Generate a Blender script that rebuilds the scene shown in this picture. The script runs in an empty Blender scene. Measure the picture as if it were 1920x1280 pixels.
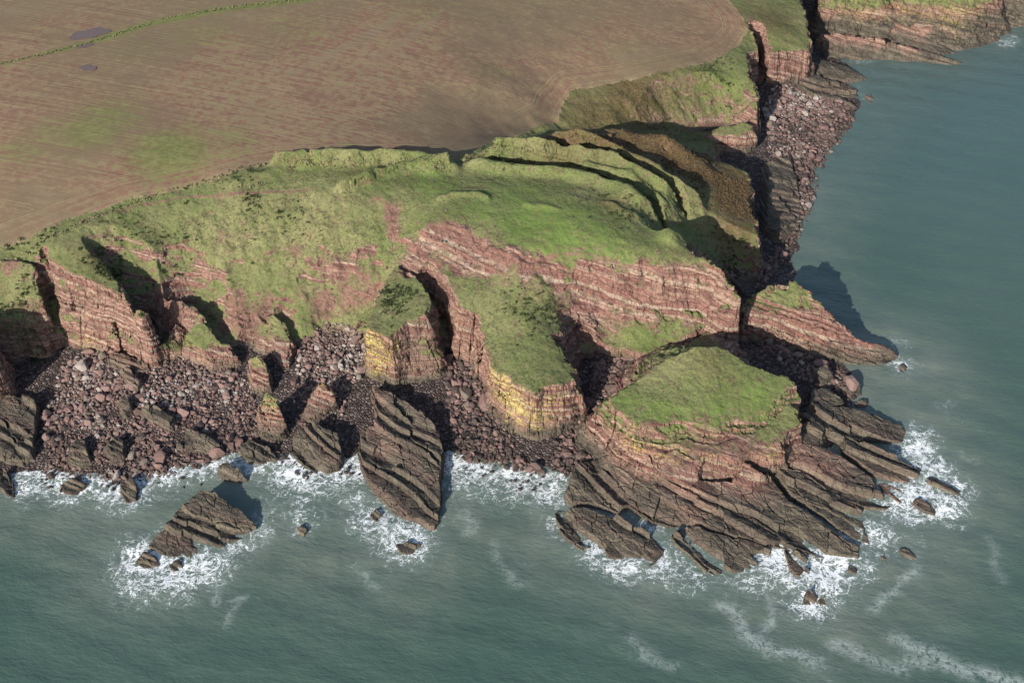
import bpy, math, random, time
import numpy as np
T0 = time.time()
random.seed(7)
R = math.radians
sc = bpy.context.scene
col = sc.collection

# ------------------------------------------------------------------ camera, sky, sun, exposure
HC, PITCH, HFOV = 300.0, R(40), R(44)
cam_d = bpy.data.cameras.new('camera'); cam = bpy.data.objects.new('camera', cam_d); col.objects.link(cam)
cam.location = (0, 0, HC); cam.rotation_euler = (R(90) - PITCH, 0, 0)
cam_d.angle = HFOV; cam_d.clip_start = 1; cam_d.clip_end = 8000
sc.camera = cam
SUN_EL, SUN_HEAD = R(24), R(30)          # the light travels towards SUN_HEAD east of +Y
w = bpy.data.worlds.new('World'); sc.world = w; w.use_nodes = True
wn = w.node_tree; bg = wn.nodes['Background']
sky = wn.nodes.new('ShaderNodeTexSky'); sky.sky_type = 'NISHITA'; sky.sun_disc = False
sky.sun_elevation = SUN_EL; sky.sun_rotation = math.pi + SUN_HEAD
wn.links.new(sky.outputs[0], bg.inputs[0]); bg.inputs[1].default_value = 0.105
sun_d = bpy.data.lights.new('sun', 'SUN'); sun = bpy.data.objects.new('sun', sun_d); col.objects.link(sun)
sun_d.energy = 4.8; sun_d.angle = R(0.5); sun_d.color = (1, 0.93, 0.82)
sun.rotation_euler = (R(90) - SUN_EL, 0, -SUN_HEAD)
sun.location = (-100, -100, 500)
sc.view_settings.view_transform = 'Standard'; sc.view_settings.look = 'None'
sc.view_settings.exposure = 0.64; sc.view_settings.gamma = 1.0

# ------------------------------------------------------------------ pixel of the photograph -> place
F = 960 / math.tan(HFOV / 2)
CP, SP = math.cos(PITCH), math.sin(PITCH)
def px(u, v, z=0.0):
    a = (u - 960) / F; b = (640 - v) / F
    dy = CP + b * SP; dz = -SP + b * CP
    t = (z - HC) / dz
    return (a * t, dy * t, z)
def pxa(l): return np.array([px(*p[:3]) for p in l])

# ------------------------------------------------------------------ noise
def _h(ix, iy, s):
    h = (ix.astype(np.int64) * 374761393 + iy.astype(np.int64) * 668265263 + s * 974634777) & 0xffffffff
    h = ((h ^ (h >> 13)) * 1274126177) & 0xffffffff
    h = h ^ (h >> 16)
    return (h & 0xffff) / 65535.0
def vnoise(x, y, s=0):
    ix = np.floor(x); iy = np.floor(y); fx = x - ix; fy = y - iy
    fx = fx * fx * fx * (fx * (fx * 6 - 15) + 10); fy = fy * fy * fy * (fy * (fy * 6 - 15) + 10)
    a = _h(ix, iy, s); b = _h(ix + 1, iy, s); c = _h(ix, iy + 1, s); d = _h(ix + 1, iy + 1, s)
    return ((a + (b - a) * fx) * (1 - fy) + (c + (d - c) * fx) * fy) * 2 - 1
def fbm(x, y, s=0, o=4, g=0.5):
    t = 0; a = 1.0; n = 0
    for k in range(o):
        t = t + a * vnoise(x * 2 ** k + 17.3 * k, y * 2 ** k - 9.1 * k, s + k); n += a; a *= g
    return t / n
def worley(x, y, s=0):
    ix = np.floor(x); iy = np.floor(y)
    f1 = np.full(x.shape, 9.0); f2 = f1.copy(); idv = np.zeros(x.shape)
    for dx in (-1, 0, 1):
        for dy in (-1, 0, 1):
            cx = ix + dx; cy = iy + dy
            d = np.hypot(cx + _h(cx, cy, s) - x, cy + _h(cx, cy, s + 5) - y)
            v = _h(cx, cy, s + 9)
            nearer = d < f1
            f2 = np.where(nearer, f1, np.minimum(f2, d)); idv = np.where(nearer, v, idv); f1 = np.where(nearer, d, f1)
    return f1, f2, idv
def sstep(a, b, x):
    t = np.clip((x - a) / (b - a), 0, 1); return t * t * (3 - 2 * t)

# ------------------------------------------------------------------ landform primitives
def inpoly(P, x, y):
    r = np.zeros(x.shape, bool); n = len(P)
    for i in range(n):
        x0, y0 = P[i][:2]; x1, y1 = P[(i + 1) % n][:2]
        if y0 == y1: continue
        r ^= ((y0 > y) != (y1 > y)) & (x < (x1 - x0) * (y - y0) / (y1 - y0) + x0)
    return r
def segdist(P, x, y, closed=False):
    d = np.full(x.shape, 1e9); n = len(P)
    for i in range(n if closed else n - 1):
        a = P[i]; b = P[(i + 1) % n]
        ex, ey = b[0] - a[0], b[1] - a[1]; L2 = ex * ex + ey * ey + 1e-9
        t = np.clip(((x - a[0]) * ex + (y - a[1]) * ey) / L2, 0, 1)
        d = np.minimum(d, np.hypot(x - a[0] - t * ex, y - a[1] - t * ey))
    return d
class Mesa:
    """land with a top through the given heights that falls away outside its lip"""
    def __init__(s, lip, spots=(), slope=75, warp=1.0, dens=7.0):
        s.sl = np.tan(np.radians([p[3] if len(p) > 3 else slope for p in lip]))
        s.P = pxa(lip); s.warp = warp
        pts = []
        n = len(s.P)
        for i in range(n):
            a, b = s.P[i], s.P[(i + 1) % n]
            k = max(1, int(np.hypot(*(b - a)[:2]) / dens)); k = min(k, 12)
            for j in range(k): pts.append(a + (b - a) * j / k)
        pts = np.array(pts + [px(*q) for q in spots])
        _, u = np.unique(np.round(pts[:, :2], 1), axis=0, return_index=True); pts = pts[u]
        s.C = pts[:, :2]; m = len(pts)
        D = np.hypot(s.C[:, None, 0] - s.C[None, :, 0], s.C[:, None, 1] - s.C[None, :, 1])
        A = np.zeros((m + 1, m + 1)); A[:m, :m] = -D - 0.15 * np.eye(m); A[:m, m] = 1; A[m, :m] = 1
        s.W = np.linalg.solve(A, np.append(pts[:, 2], 0))
        s.bb = (s.P[:, 0].min(), s.P[:, 0].max(), s.P[:, 1].min(), s.P[:, 1].max())
    def top(s, x, y):
        r = np.full(x.shape, s.W[-1])
        for (cx, cy), w_ in zip(s.C, s.W[:-1]): r -= w_ * np.hypot(x - cx, y - cy)
        return r
    def __call__(s, x, y, reach=60):
        out = np.full(x.shape, -30.0)
        near = (x > s.bb[0] - reach) & (x < s.bb[1] + reach) & (y > s.bb[2] - reach) & (y < s.bb[3] + reach)
        if not near.any(): return out
        x = x[near]; y = y[near]; k = s.warp
        _, _, cell = worley(x / 5.5 + 0.3 * vnoise(x / 6, y / 6, 3), y / 7 + 0.3 * vnoise(x / 6, y / 6, 4), 31)
        fx = x + k * (1.9 * fbm(x / 9, y / 9, 11, 4) + .6 * fbm(x / 2.6, y / 2.6, 12, 2)); fy = y + k * (1.9 * fbm(x / 9, y / 9, 21, 4) + .6 * fbm(x / 2.6, y / 2.6, 22, 2))
        wx = fx + k * 1.2 * (cell - .5); wy = fy + k * 1.4 * (cell - .5)
        ins = inpoly(s.P, wx, wy)
        r = np.empty(x.shape)
        if ins.any(): r[ins] = s.top(fx[ins], fy[ins])
        o = ~ins
        if o.any():
            X = wx[o]; Y = wy[o]; b = np.full(X.shape, -30.0); n = len(s.P)
            for i in range(n):
                a = s.P[i]; e = s.P[(i + 1) % n] - a
                t = np.clip(((X - a[0]) * e[0] + (Y - a[1]) * e[1]) / (e[0] ** 2 + e[1] ** 2 + 1e-9), 0, 1)
                d = np.hypot(X - a[0] - t * e[0], Y - a[1] - t * e[1])
                b = np.maximum(b, a[2] + t * e[2] - d * (s.sl[i] + t * (s.sl[(i + 1) % n] - s.sl[i])))
            r[o] = b
        out[near] = r
        return out
def maxof(ms):
    def f(x, y):
        r = np.full(x.shape, -30.0)
        for m in ms: r = np.maximum(r, m(x, y))
        return r
    return f
QX, QY, DIP = 0.82, 0.57, 0.27           # the beds dip gently to the north-east
def strata(x, y, z):
    return z + DIP * (QX * x + QY * y) + 1.4 * vnoise(x / 45, y / 45, 71) + .35 * vnoise(x / 15, y / 15, 72)
def terrace(x, y, z, T, amt, off=0.0):
    c = strata(x, y, z)
    k = c / T + .35 * np.sin(c * .83) + off; i = np.floor(k); f = k - i
    g = sstep(.80, .99, f) * .85 + f * .15
    return z + (g - f) * T * amt
def cracks(x, y, L, W, s, wid=.06):
    # joints: long thin cells along the strike
    a = QY * x - QX * y; b = QX * x + QY * y
    a = a + 1.2 * vnoise(x / 5, y / 5, s); b = b + 1.2 * vnoise(x / 5, y / 5, s + 1)
    f1, f2, _ = worley(a / L, b / W, s + 2)
    return 1 - sstep(0, wid, f2 - f1)

# ------------------------------------------------------------------ adaptive surface
def tess(x0, x1, y0, y1, step, hf, Lf, keep=None, iters=9, cap=900000):
    nx = max(2, int((x1 - x0) / step) + 1); ny = max(2, int((y1 - y0) / step) + 1)
    gx, gy = np.meshgrid(np.linspace(x0, x1, nx), np.linspace(y0, y1, ny))
    X = gx.ravel(); Y = gy.ravel()
    i = np.arange(nx * ny).reshape(ny, nx)
    a, b, c, d = i[:-1, :-1].ravel(), i[:-1, 1:].ravel(), i[1:, 1:].ravel(), i[1:, :-1].ravel()
    odd = ((np.arange(ny - 1)[:, None] + np.arange(nx - 1)[None, :]) % 2).ravel().astype(bool)
    Fa = np.concatenate([np.stack([np.where(odd, a, a), b, np.where(odd, d, c)], 1), np.stack([np.where(odd, b, a), c, d], 1)])
    if keep is not None:
        m = keep(X, Y)
        Fa = Fa[m[Fa].any(1)]
    Z = hf(X, Y)
    for it in range(iters):
        E = np.concatenate([Fa[:, [0, 1]], Fa[:, [1, 2]], Fa[:, [2, 0]]]); E.sort(1)
        key = E[:, 0].astype(np.int64) * (len(X) + 1) + E[:, 1]
        uk, inv = np.unique(key, return_inverse=True)
        e0 = uk // (len(X) + 1); e1 = uk % (len(X) + 1)
        l = np.sqrt((X[e0] - X[e1]) ** 2 + (Y[e0] - Y[e1]) ** 2 + (Z[e0] - Z[e1]) ** 2)
        lxy = np.hypot(X[e0] - X[e1], Y[e0] - Y[e1])
        mx, my, mz = (X[e0] + X[e1]) / 2, (Y[e0] + Y[e1]) / 2, (Z[e0] + Z[e1]) / 2
        mark = (l > Lf(mx, my, mz)) & (lxy > .12)
        if not mark.any() or len(X) > cap: break
        new = np.full(len(uk), -1, np.int64); nn = int(mark.sum()); new[mark] = len(X) + np.arange(nn)
        X = np.append(X, mx[mark]); Y = np.append(Y, my[mark]); Z = np.append(Z, hf(mx[mark], my[mark]))
        n = len(Fa); m = new[inv].reshape(3, n).T; s = (m >= 0); cnt = s.sum(1)
        out = [Fa[cnt == 0]]
        q = cnt == 3
        v = Fa[q]; k = m[q]
        out += [np.stack([v[:, 0], k[:, 0], k[:, 2]], 1), np.stack([k[:, 0], v[:, 1], k[:, 1]], 1), np.stack([k[:, 2], k[:, 1], v[:, 2]], 1), k]
        for r in range(3):
            q = (cnt == 1) & s[:, r]
            v = np.roll(Fa[q], -r, 1); k = m[q][:, r]
            out += [np.stack([v[:, 0], k, v[:, 2]], 1), np.stack([k, v[:, 1], v[:, 2]], 1)]
            q = (cnt == 2) & ~s[:, r]
            v = np.roll(Fa[q], -r, 1); kk = np.roll(m[q], -r, 1)      # edge 0 whole; 1 and 2 split
            out += [np.stack([v[:, 0], v[:, 1], kk[:, 1]], 1), np.stack([v[:, 0], kk[:, 1], kk[:, 2]], 1), np.stack([kk[:, 2], kk[:, 1], v[:, 2]], 1)]
        Fa = np.concatenate(out)
    return np.stack([X, Y, Z], 1), Fa
def vnormals(V, Fa):
    n = np.cross(V[Fa[:, 1]] - V[Fa[:, 0]], V[Fa[:, 2]] - V[Fa[:, 0]])
    N = np.zeros_like(V)
    for k in range(3):
        for a in range(3): N[:, a] += np.bincount(Fa[:, k], n[:, a], len(V))
    return N / (np.linalg.norm(N, axis=1)[:, None] + 1e-12)
def broad(N, Fa, k):
    for _ in range(k):
        m = N[Fa].mean(1); S = np.zeros_like(N)
        for c in range(3):
            for a in range(3): S[:, a] += np.bincount(Fa[:, c], m[:, a], len(N))
        N = S / (np.linalg.norm(S, axis=1)[:, None] + 1e-12)
    return N
def blocky(x, y, z):
    c = strata(x, y, z) + .25 * vnoise(x / 2.5, y / 2.5, 74)
    k = c / 1.7 + .45 * np.sin(c * .61); lay = np.floor(k)
    f1, f2, idv = worley(x / 3.6 + lay * 7.13, y / 3.6 + lay * 3.77, 45)
    hl = _h(lay, lay * 0 + 3, 46)
    big = np.floor(c / 5.2); _, _, idb = worley(x / 9 + big * 5.3, y / 9 + big * 2.9, 47)
    return 0.75 * (idv - .5) + .75 * (hl - .5) + 1.1 * (idb - .5) - .4 * (1 - sstep(0, .10, f2 - f1))
def fracture(V, Fa, amt=1.0):
    N = broad(vnormals(V, Fa), Fa, 3)
    m = sstep(.84, .54, N[:, 2]) * sstep(.2, 2.5, V[:, 2])
    h = np.hypot(N[:, 0], N[:, 1]) + 1e-6
    d = amt * m * blocky(*V.T)
    V = V.copy(); V[:, 0] += d * N[:, 0] / h; V[:, 1] += d * N[:, 1] / h
    return V
def sub(V, Fa, *att):
    u, inv = np.unique(Fa, return_inverse=True)
    return (V[u], inv.reshape(-1, 3)) + tuple(a[u] for a in att)
def mesh(name, V, Fa, mat, atts=None, origin=None, parent=None, smooth=True):
    V = np.asarray(V, float)
    o3 = np.zeros(3) if origin is None else np.asarray(origin, float)
    me = bpy.data.meshes.new(name); n = len(Fa); k = Fa.shape[1]
    me.vertices.add(len(V)); me.loops.add(n * k); me.polygons.add(n)
    me.vertices.foreach_set('co', (V - o3).astype(np.float32).ravel())
    me.loops.foreach_set('vertex_index', Fa.astype(np.int32).ravel())
    me.polygons.foreach_set('loop_start', np.arange(0, n * k, k, dtype=np.int32))
    me.polygons.foreach_set('use_smooth', np.full(n, smooth))
    me.update(calc_edges=True)
    for nm, a in (atts or {}).items():
        if a.ndim == 2:
            at = me.attributes.new(nm, 'FLOAT_COLOR', 'POINT'); at.data.foreach_set('color', a.astype(np.float32).ravel())
        else:
            at = me.attributes.new(nm, 'FLOAT', 'POINT'); at.data.foreach_set('value', a.astype(np.float32))
    me.materials.append(mat)
    o = bpy.data.objects.new(name, me); col.objects.link(o)
    if parent is not None: o.parent = parent
    else: o.location = o3
    return o
def tag(o, label=None, cat=None, group=None, kind=None):
    if label: o['label'] = label
    if cat: o['category'] = cat
    if group: o['group'] = group
    if kind: o['kind'] = kind
    return o
def empty(name, loc):
    o = bpy.data.objects.new(name, None); col.objects.link(o); o.location = loc; o.empty_display_size = 2; return o

# ------------------------------------------------------------------ materials
class NT:
    def __init__(s, name):
        s.m = bpy.data.materials.new(name); s.m.use_nodes = True; s.t = s.m.node_tree; s.b = s.t.nodes['Principled BSDF']
    def n(s, typ, **kw):
        o = s.t.nodes.new('ShaderNode' + typ)
        for k, v in kw.items(): setattr(o, k, v)
        return o
    def set(s, sock, v):
        if isinstance(v, bpy.types.NodeSocket): s.t.links.new(v, sock)
        elif isinstance(v, (tuple, list)) and sock.type == 'RGBA': sock.default_value = (*v, 1)[:4]
        else: sock.default_value = v
    def math(s, op, a, b=0.0, c=None, clamp=False):
        o = s.n('Math', operation=op, use_clamp=clamp); s.set(o.inputs[0], a); s.set(o.inputs[1], b)
        if c is not None: s.set(o.inputs[2], c)
        return o.outputs[0]
    def mix(s, f, a, b, mode='MIX'):
        o = s.n('Mix', data_type='RGBA', blend_type=mode); s.set(o.inputs[0], f); s.set(o.inputs[6], a); s.set(o.inputs[7], b); return o.outputs[2]
    def rng(s, v, a, b, c=0.0, d=1.0, smooth=True):
        o = s.n('MapRange', interpolation_type='SMOOTHSTEP' if smooth else 'LINEAR'); s.set(o.inputs[0], v)
        for i, k in enumerate((a, b, c, d)): s.set(o.inputs[i + 1], k)
        return o.outputs[0]
    def attr(s, name):
        return s.n('Attribute', attribute_name=name)
    def pos(s): return s.n('NewGeometry').outputs['Position']
    def mapping(s, v, scale=(1, 1, 1), rot=(0, 0, 0)):
        
        if any(rot):
            q = s.n('Mapping'); s.set(q.inputs[0], v); q.inputs['Rotation'].default_value = rot; v = q.outputs[0]; rot = (0, 0, 0)
        o = s.n('Mapping'); s.set(o.inputs[0], v); o.inputs['Scale'].default_value = scale; o.inputs['Rotation'].default_value = rot; return o.outputs[0]
    def noise(s, v, scale, detail=4, rough=.55, dist=0.0, out=0):
        o = s.n('TexNoise'); s.set(o.inputs['Vector'], v); o.inputs['Scale'].default_value = scale; o.inputs['Detail'].default_value = detail
        o.inputs['Roughness'].default_value = rough; o.inputs['Distortion'].default_value = dist; return o.outputs[out]
    def noise1(s, wv, scale, detail=3, rough=.6):
        o = s.n('TexNoise', noise_dimensions='1D'); s.set(o.inputs['W'], wv); o.inputs['Scale'].default_value = scale; o.inputs['Detail'].default_value = detail
        o.inputs['Roughness'].default_value = rough; return o.outputs[0]
    def voro(s, v, scale, feat='F1', out='Distance', rnd=1.0):
        o = s.n('TexVoronoi', feature=feat); s.set(o.inputs['Vector'], v); o.inputs['Scale'].default_value = scale; o.inputs['Randomness'].default_value = rnd; return o.outputs[out]
    def ramp(s, v, stops):
        o = s.n('ValToRGB'); s.set(o.inputs[0], v); e = o.color_ramp.elements
        while len(e) < len(stops): e.new(.5)
        for q, (p, c) in zip(e, stops): q.position = p; q.color = (*c, 1)
        return o.outputs[0]
    def bump(s, h, strength=.5, dist=.3, prev=None):
        o = s.n('Bump'); s.set(o.inputs['Height'], h); s.set(o.inputs['Strength'], strength); o.inputs['Distance'].default_value = dist
        if prev: s.set(o.inputs['Normal'], prev)
        return o.outputs[0]
    def sep(s, v):
        o = s.n('SeparateXYZ'); s.set(o.inputs[0], v); return o.outputs
    def done(s, color, rough=.9, normal=None, spec=.25):
        s.set(s.b.inputs['Base Color'], color); s.set(s.b.inputs['Roughness'], rough); s.b.inputs['Specular IOR Level'].default_value = spec
        if normal: s.set(s.b.inputs['Normal'], normal)
        return s.m
def strata_node(t, P):
    x, y, z = t.sep(P)
    q = t.math('ADD', t.math('MULTIPLY', x, QX), t.math('MULTIPLY', y, QY))
    c = t.math('MULTIPLY_ADD', q, DIP, z)
    nz = t.noise(P, .03, 2)
    n2 = t.noise(P, .22, 3)
    c = t.math('MULTIPLY_ADD', nz, 7.0, c)
    return t.math('MULTIPLY_ADD', n2, 1.5, c)
def rock_color(t, P, dark):
    c = strata_node(t, P)
    band = t.noise1(c, .34, 4, .65)
    base = t.ramp(band, [(.27, (.10, .048, .042)), (.38, (.20, .092, .075)), (.44, (.27, .135, .108)), (.475, (.13, .062, .054)), (.50, (.25, .120, .098)), (.55, (.24, .115, .095)), (.565, (.38, .31, .225)), (.585, (.36, .27, .20)), (.60, (.22, .105, .088)), (.66, (.16, .085, .078)), (.72, (.25, .21, .145))])
    fine = t.noise1(c, 2.6, 3, .7)
    base = t.mix(t.rng(fine, .35, .7), t.mix(.25, base, (.12, .070, .062)), t.mix(.10, base, (.40, .31, .25)))
    base = t.mix(t.rng(t.noise1(c, .8, 2), .52, .62, 0, .6), base, (.37, .31, .235))
    base = t.mix(t.rng(t.noise1(c, .55, 2), .54, .66, 0, .65), base, (.115, .055, .048))
    cx = t.n('CombineXYZ'); px_, py_, _z = t.sep(P); t.set(cx.inputs[0], t.math('MULTIPLY', px_, .27)); t.set(cx.inputs[1], t.math('MULTIPLY', py_, .27)); t.set(cx.inputs[2], t.math('MULTIPLY', c, .6))
    tone = t.sep(t.voro(cx.outputs[0], 1.0, 'F1', 'Color'))[0]
    base = t.mix(t.rng(tone, .0, .45, .5, 0), base, (.095, .052, .046)); base = t.mix(t.rng(tone, .7, 1.0, 0, .4), base, (.32, .22, .17))
    blot = t.noise(P, .35, 5, .65)
    base = t.mix(t.rng(blot, .48, .72, 0, .3), base, (.28, .165, .13))
    base = t.mix(t.rng(t.noise(P, .9, 4), .5, .75, 0, .5), base, (.13, .085, .07))
    grey = t.ramp(t.noise(P, .16, 5, .7), [(.3, (.042, .036, .031)), (.45, (.070, .060, .050)), (.56, (.092, .080, .062)), (.7, (.135, .115, .088))])
    grey = t.mix(t.rng(fine, .5, .75, 0, .5), grey, (.165, .135, .10))
    grey = t.mix(t.rng(band, .56, .61, 0, .35), grey, (.17, .11, .09))
    grey = t.mix(t.rng(t.noise1(c, .5, 2), .57, .66, 0, .45), grey, (.18, .15, .11))
    return t.mix(dark, base, grey), c, fine
def land_material():
    t = NT('turf_and_red_sandstone'); P = t.pos()
    A = t.attr('cover'); r, g, b = t.sep(A.outputs['Color'])          # grass, bare earth, lichen
    B = t.attr('cover2'); br, dk, st = t.sep(B.outputs['Color'])      # bracken, tide-stained and hand-darkened rock, green of the turf
    rock, c, fine = rock_color(t, P, dk)
    n1 = t.noise(P, .9, 4, .65); n2 = t.noise(P, .07, 4, .6); n3 = t.noise(P, 2.6, 3, .7)
    lich = t.mix(t.rng(n1, .4, .6), (.40, .32, .045), (.40, .37, .17))
    rock = t.mix(t.math('MULTIPLY', t.rng(t.math('ADD', b, t.math('MULTIPLY', t.math('SUBTRACT', t.noise(P, .5, 6, .8), .5), 2.4)), .30, .95), t.rng(t.math('ADD', t.noise(P, 1.6, 3, .7), t.math('MULTIPLY', t.math('SUBTRACT', t.noise1(c, .9, 3), .5), 1.6)), .38, .62, 0, .85)), rock, lich)
    gr_d = t.mix(t.rng(n3, .3, .7), (.074, .096, .031), (.142, .172, .060))
    gr_y = t.mix(t.rng(n3, .3, .7), (.138, .138, .060), (.235, .225, .112))
    grass = t.mix(t.math('ADD', t.math('MULTIPLY', t.rng(n2, .38, .66), .6), t.math('SUBTRACT', .55, st), clamp=True), gr_d, gr_y)
    grass = t.mix(t.rng(t.noise(P, .45, 3, .6), .52, .72, 0, .55), grass, (.058, .068, .026))
    tus = t.noise(P, 1.15, 2, .6)
    grass = t.mix(t.math('MULTIPLY', t.rng(tus, .50, .68, 0, .55), t.rng(t.noise(P, .06, 3), .42, .62)), grass, (.19, .19, .095))
    grass = t.mix(t.math('MULTIPLY', t.rng(tus, .50, .34, 0, .5), t.rng(t.noise(P, .085, 3), .38, .6, .25, 1)), grass, (.034, .044, .018))
    grass = t.mix(t.rng(st, .62, .95, 0, .75), grass, t.mix(n1, (.088, .146, .032), (.142, .202, .050)))
    grass = t.mix(t.rng(t.noise(P, .13, 5, .7), .58, .70, 0, .5), grass, (.135, .105, .058))
    brk = t.mix(t.rng(n1, .35, .65), (.052, .036, .017), (.125, .082, .040))
    brk = t.mix(t.rng(t.noise(P, .5, 3), .52, .66, 0, .5), brk, (.07, .078, .030))
    grass = t.mix(br, grass, brk)
    soil = t.mix(t.rng(n1, .3, .7), (.120, .062, .050), (.215, .122, .100))
    soil = t.mix(t.rng(t.noise(P, 1.6, 3), .58, .72, 0, .7), soil, (.30, .22, .19))
    n4 = t.noise(P, .28, 6, .75)
    gm = t.rng(t.math('ADD', r, t.math('MULTIPLY', t.math('SUBTRACT', n4, .5), 2.2)), .30, .60)
    earthy = t.math('MULTIPLY', t.rng(t.math('ADD', r, t.math('MULTIPLY', t.math('SUBTRACT', n4, .5), 2.2)), .55, 1.05, 1, 0), .9)
    grass = t.mix(t.math('MULTIPLY', earthy, t.rng(n1, .30, .55)), grass, t.mix(t.rng(tus, .4, .6), (.10, .060, .044), (.19, .135, .095)))
    sm = t.rng(t.math('ADD', g, t.math('MULTIPLY', t.math('SUBTRACT', n4, .5), 1.9)), .42, .78, 0, .9)
    cl = t.mix(gm, rock, grass); cl = t.mix(sm, cl, soil)
    tuft = t.math('ADD', t.math('MULTIPLY', t.noise(P, .8, 3, .6), 1.0), t.math('MULTIPLY', t.noise(P, 2.4, 3, .7), .5))
    rk = t.math('ADD', t.math('MULTIPLY', t.noise(P, .7, 6, .65), 1.2), t.math('MULTIPLY', fine, .25))
    jt = t.voro(t.mapping(P, (.32, .5, .32), (0, 0, R(42))), 1.0, 'DISTANCE_TO_EDGE')
    rk = t.math('ADD', rk, t.math('MULTIPLY', t.rng(jt, 0, .06), .45))
    hh = t.math('ADD', t.math('MULTIPLY', tuft, gm), t.math('MULTIPLY', rk, t.math('SUBTRACT', 1.0, gm)))
    nb = t.bump(hh, t.mix(gm, (.9, .9, .9), (.55, .55, .55)), .7)
    return t.done(cl, .92, nb, .2)
def beach_material():
    t = NT('shingle'); P = t.pos()
    cd = t.voro(P, .9, 'F1', 'Color'); e = t.voro(P, .9, 'DISTANCE_TO_EDGE')
    v = t.sep(cd)
    c = t.ramp(v[0], [(0, (.04, .033, .031)), (.35, (.075, .057, .052)), (.7, (.125, .092, .085)), (1, (.19, .155, .145))])
    c = t.mix(t.rng(e, .0, .12), (.025, .018, .016), c)
    return t.done(c, .85, t.bump(t.rng(e, 0, .3), .9, .5), .25)
def boulder_material():
    t = NT('boulder_stone'); P = t.pos(); a = t.attr('tint').outputs['Fac']
    z = t.sep(P)[2]
    c = t.ramp(a, [(0, (.038, .032, .030)), (.3, (.066, .052, .047)), (.55, (.15, .092, .082)), (.78, (.225, .145, .130)), (.92, (.14, .12, .095)), (1, (.30, .26, .24))])
    c = t.mix(t.rng(t.noise(P, 1.4, 4, .65), .35, .7, 0, .6), c, t.mix(.5, c, (.08, .058, .05)))
    wet = t.rng(t.math('ADD', z, t.math('MULTIPLY', t.noise(P, .15, 3), 2.5)), 1.2, 3.6, .55, 0)
    c = t.mix(wet, c, (.045, .033, .026))
    return t.done(c, t.math('SUBTRACT', .85, t.math('MULTIPLY', wet, .5)), t.bump(t.noise(P, 2.5, 4, .6), .6, .25), .3)
def field_material():
    t = NT('ploughed_earth'); P = t.pos()
    d = t.attr('edge').outputs['Fac']; k = t.attr('sown').outputs['Fac']
    rows = t.noise(t.mapping(P, (.010, .75, 1), (0, 0, R(17))), 1.0, 6, .75)
    rows2 = t.noise(t.mapping(P, (.03, 2.6, 1), (0, 0, R(17))), 1.0, 3, .7)
    curve = t.noise1(d, .7, 4, .75)
    nearedge = t.rng(d, 9, 16, 1, 0)
    rr = t.mix(nearedge, t.math('ADD', t.math('MULTIPLY', rows, .7), t.math('MULTIPLY', rows2, .3)), curve)
    rr = t.sep(rr)[0]
    patch = t.noise(P, .011, 4, .6); sp = t.noise(P, .35, 5, .75)
    tr = t.noise(t.mapping(P, (.004, .03, 1), (0, 0, R(-42))), 1.0, 4, .65)
    soil = t.mix(t.rng(rows2, .3, .7), (.145, .080, .058), (.225, .130, .096))
    soil = t.mix(t.rng(patch, .42, .6, 0, .75), soil, (.17, .140, .085))
    straw = t.mix(t.rng(sp, .35, .65), (.285, .225, .135), (.225, .190, .105))
    green = t.mix(t.rng(sp, .4, .6), (.110, .140, .042), (.170, .175, .070))
    c = t.mix(t.rng(t.math('ADD', rr, t.math('MULTIPLY', t.math('SUBTRACT', sp, .5), 1.0)), t.rng(patch, .35, .65, .36, .52), t.rng(patch, .35, .65, .58, .74), 0, .75), soil, straw)
    c = t.mix(t.rng(tr, .56, .70, 0, .55), c, t.mix(t.rng(sp, .4, .6), (.22, .185, .115), (.17, .125, .095)))
    c = t.mix(t.rng(t.noise(P, .022, 3), .54, .68, 0, .25), c, (.15, .09, .07))
    gm = t.rng(t.math('ADD', t.math('ADD', k, t.math('MULTIPLY', t.math('SUBTRACT', rr, .5), 1.3)), t.math('MULTIPLY', t.math('SUBTRACT', sp, .5), .8)), .35, .85, 0, .85)
    c = t.mix(gm, c, green)
    return t.done(c, .95, t.bump(rr, .7, .6), .1)
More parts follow.
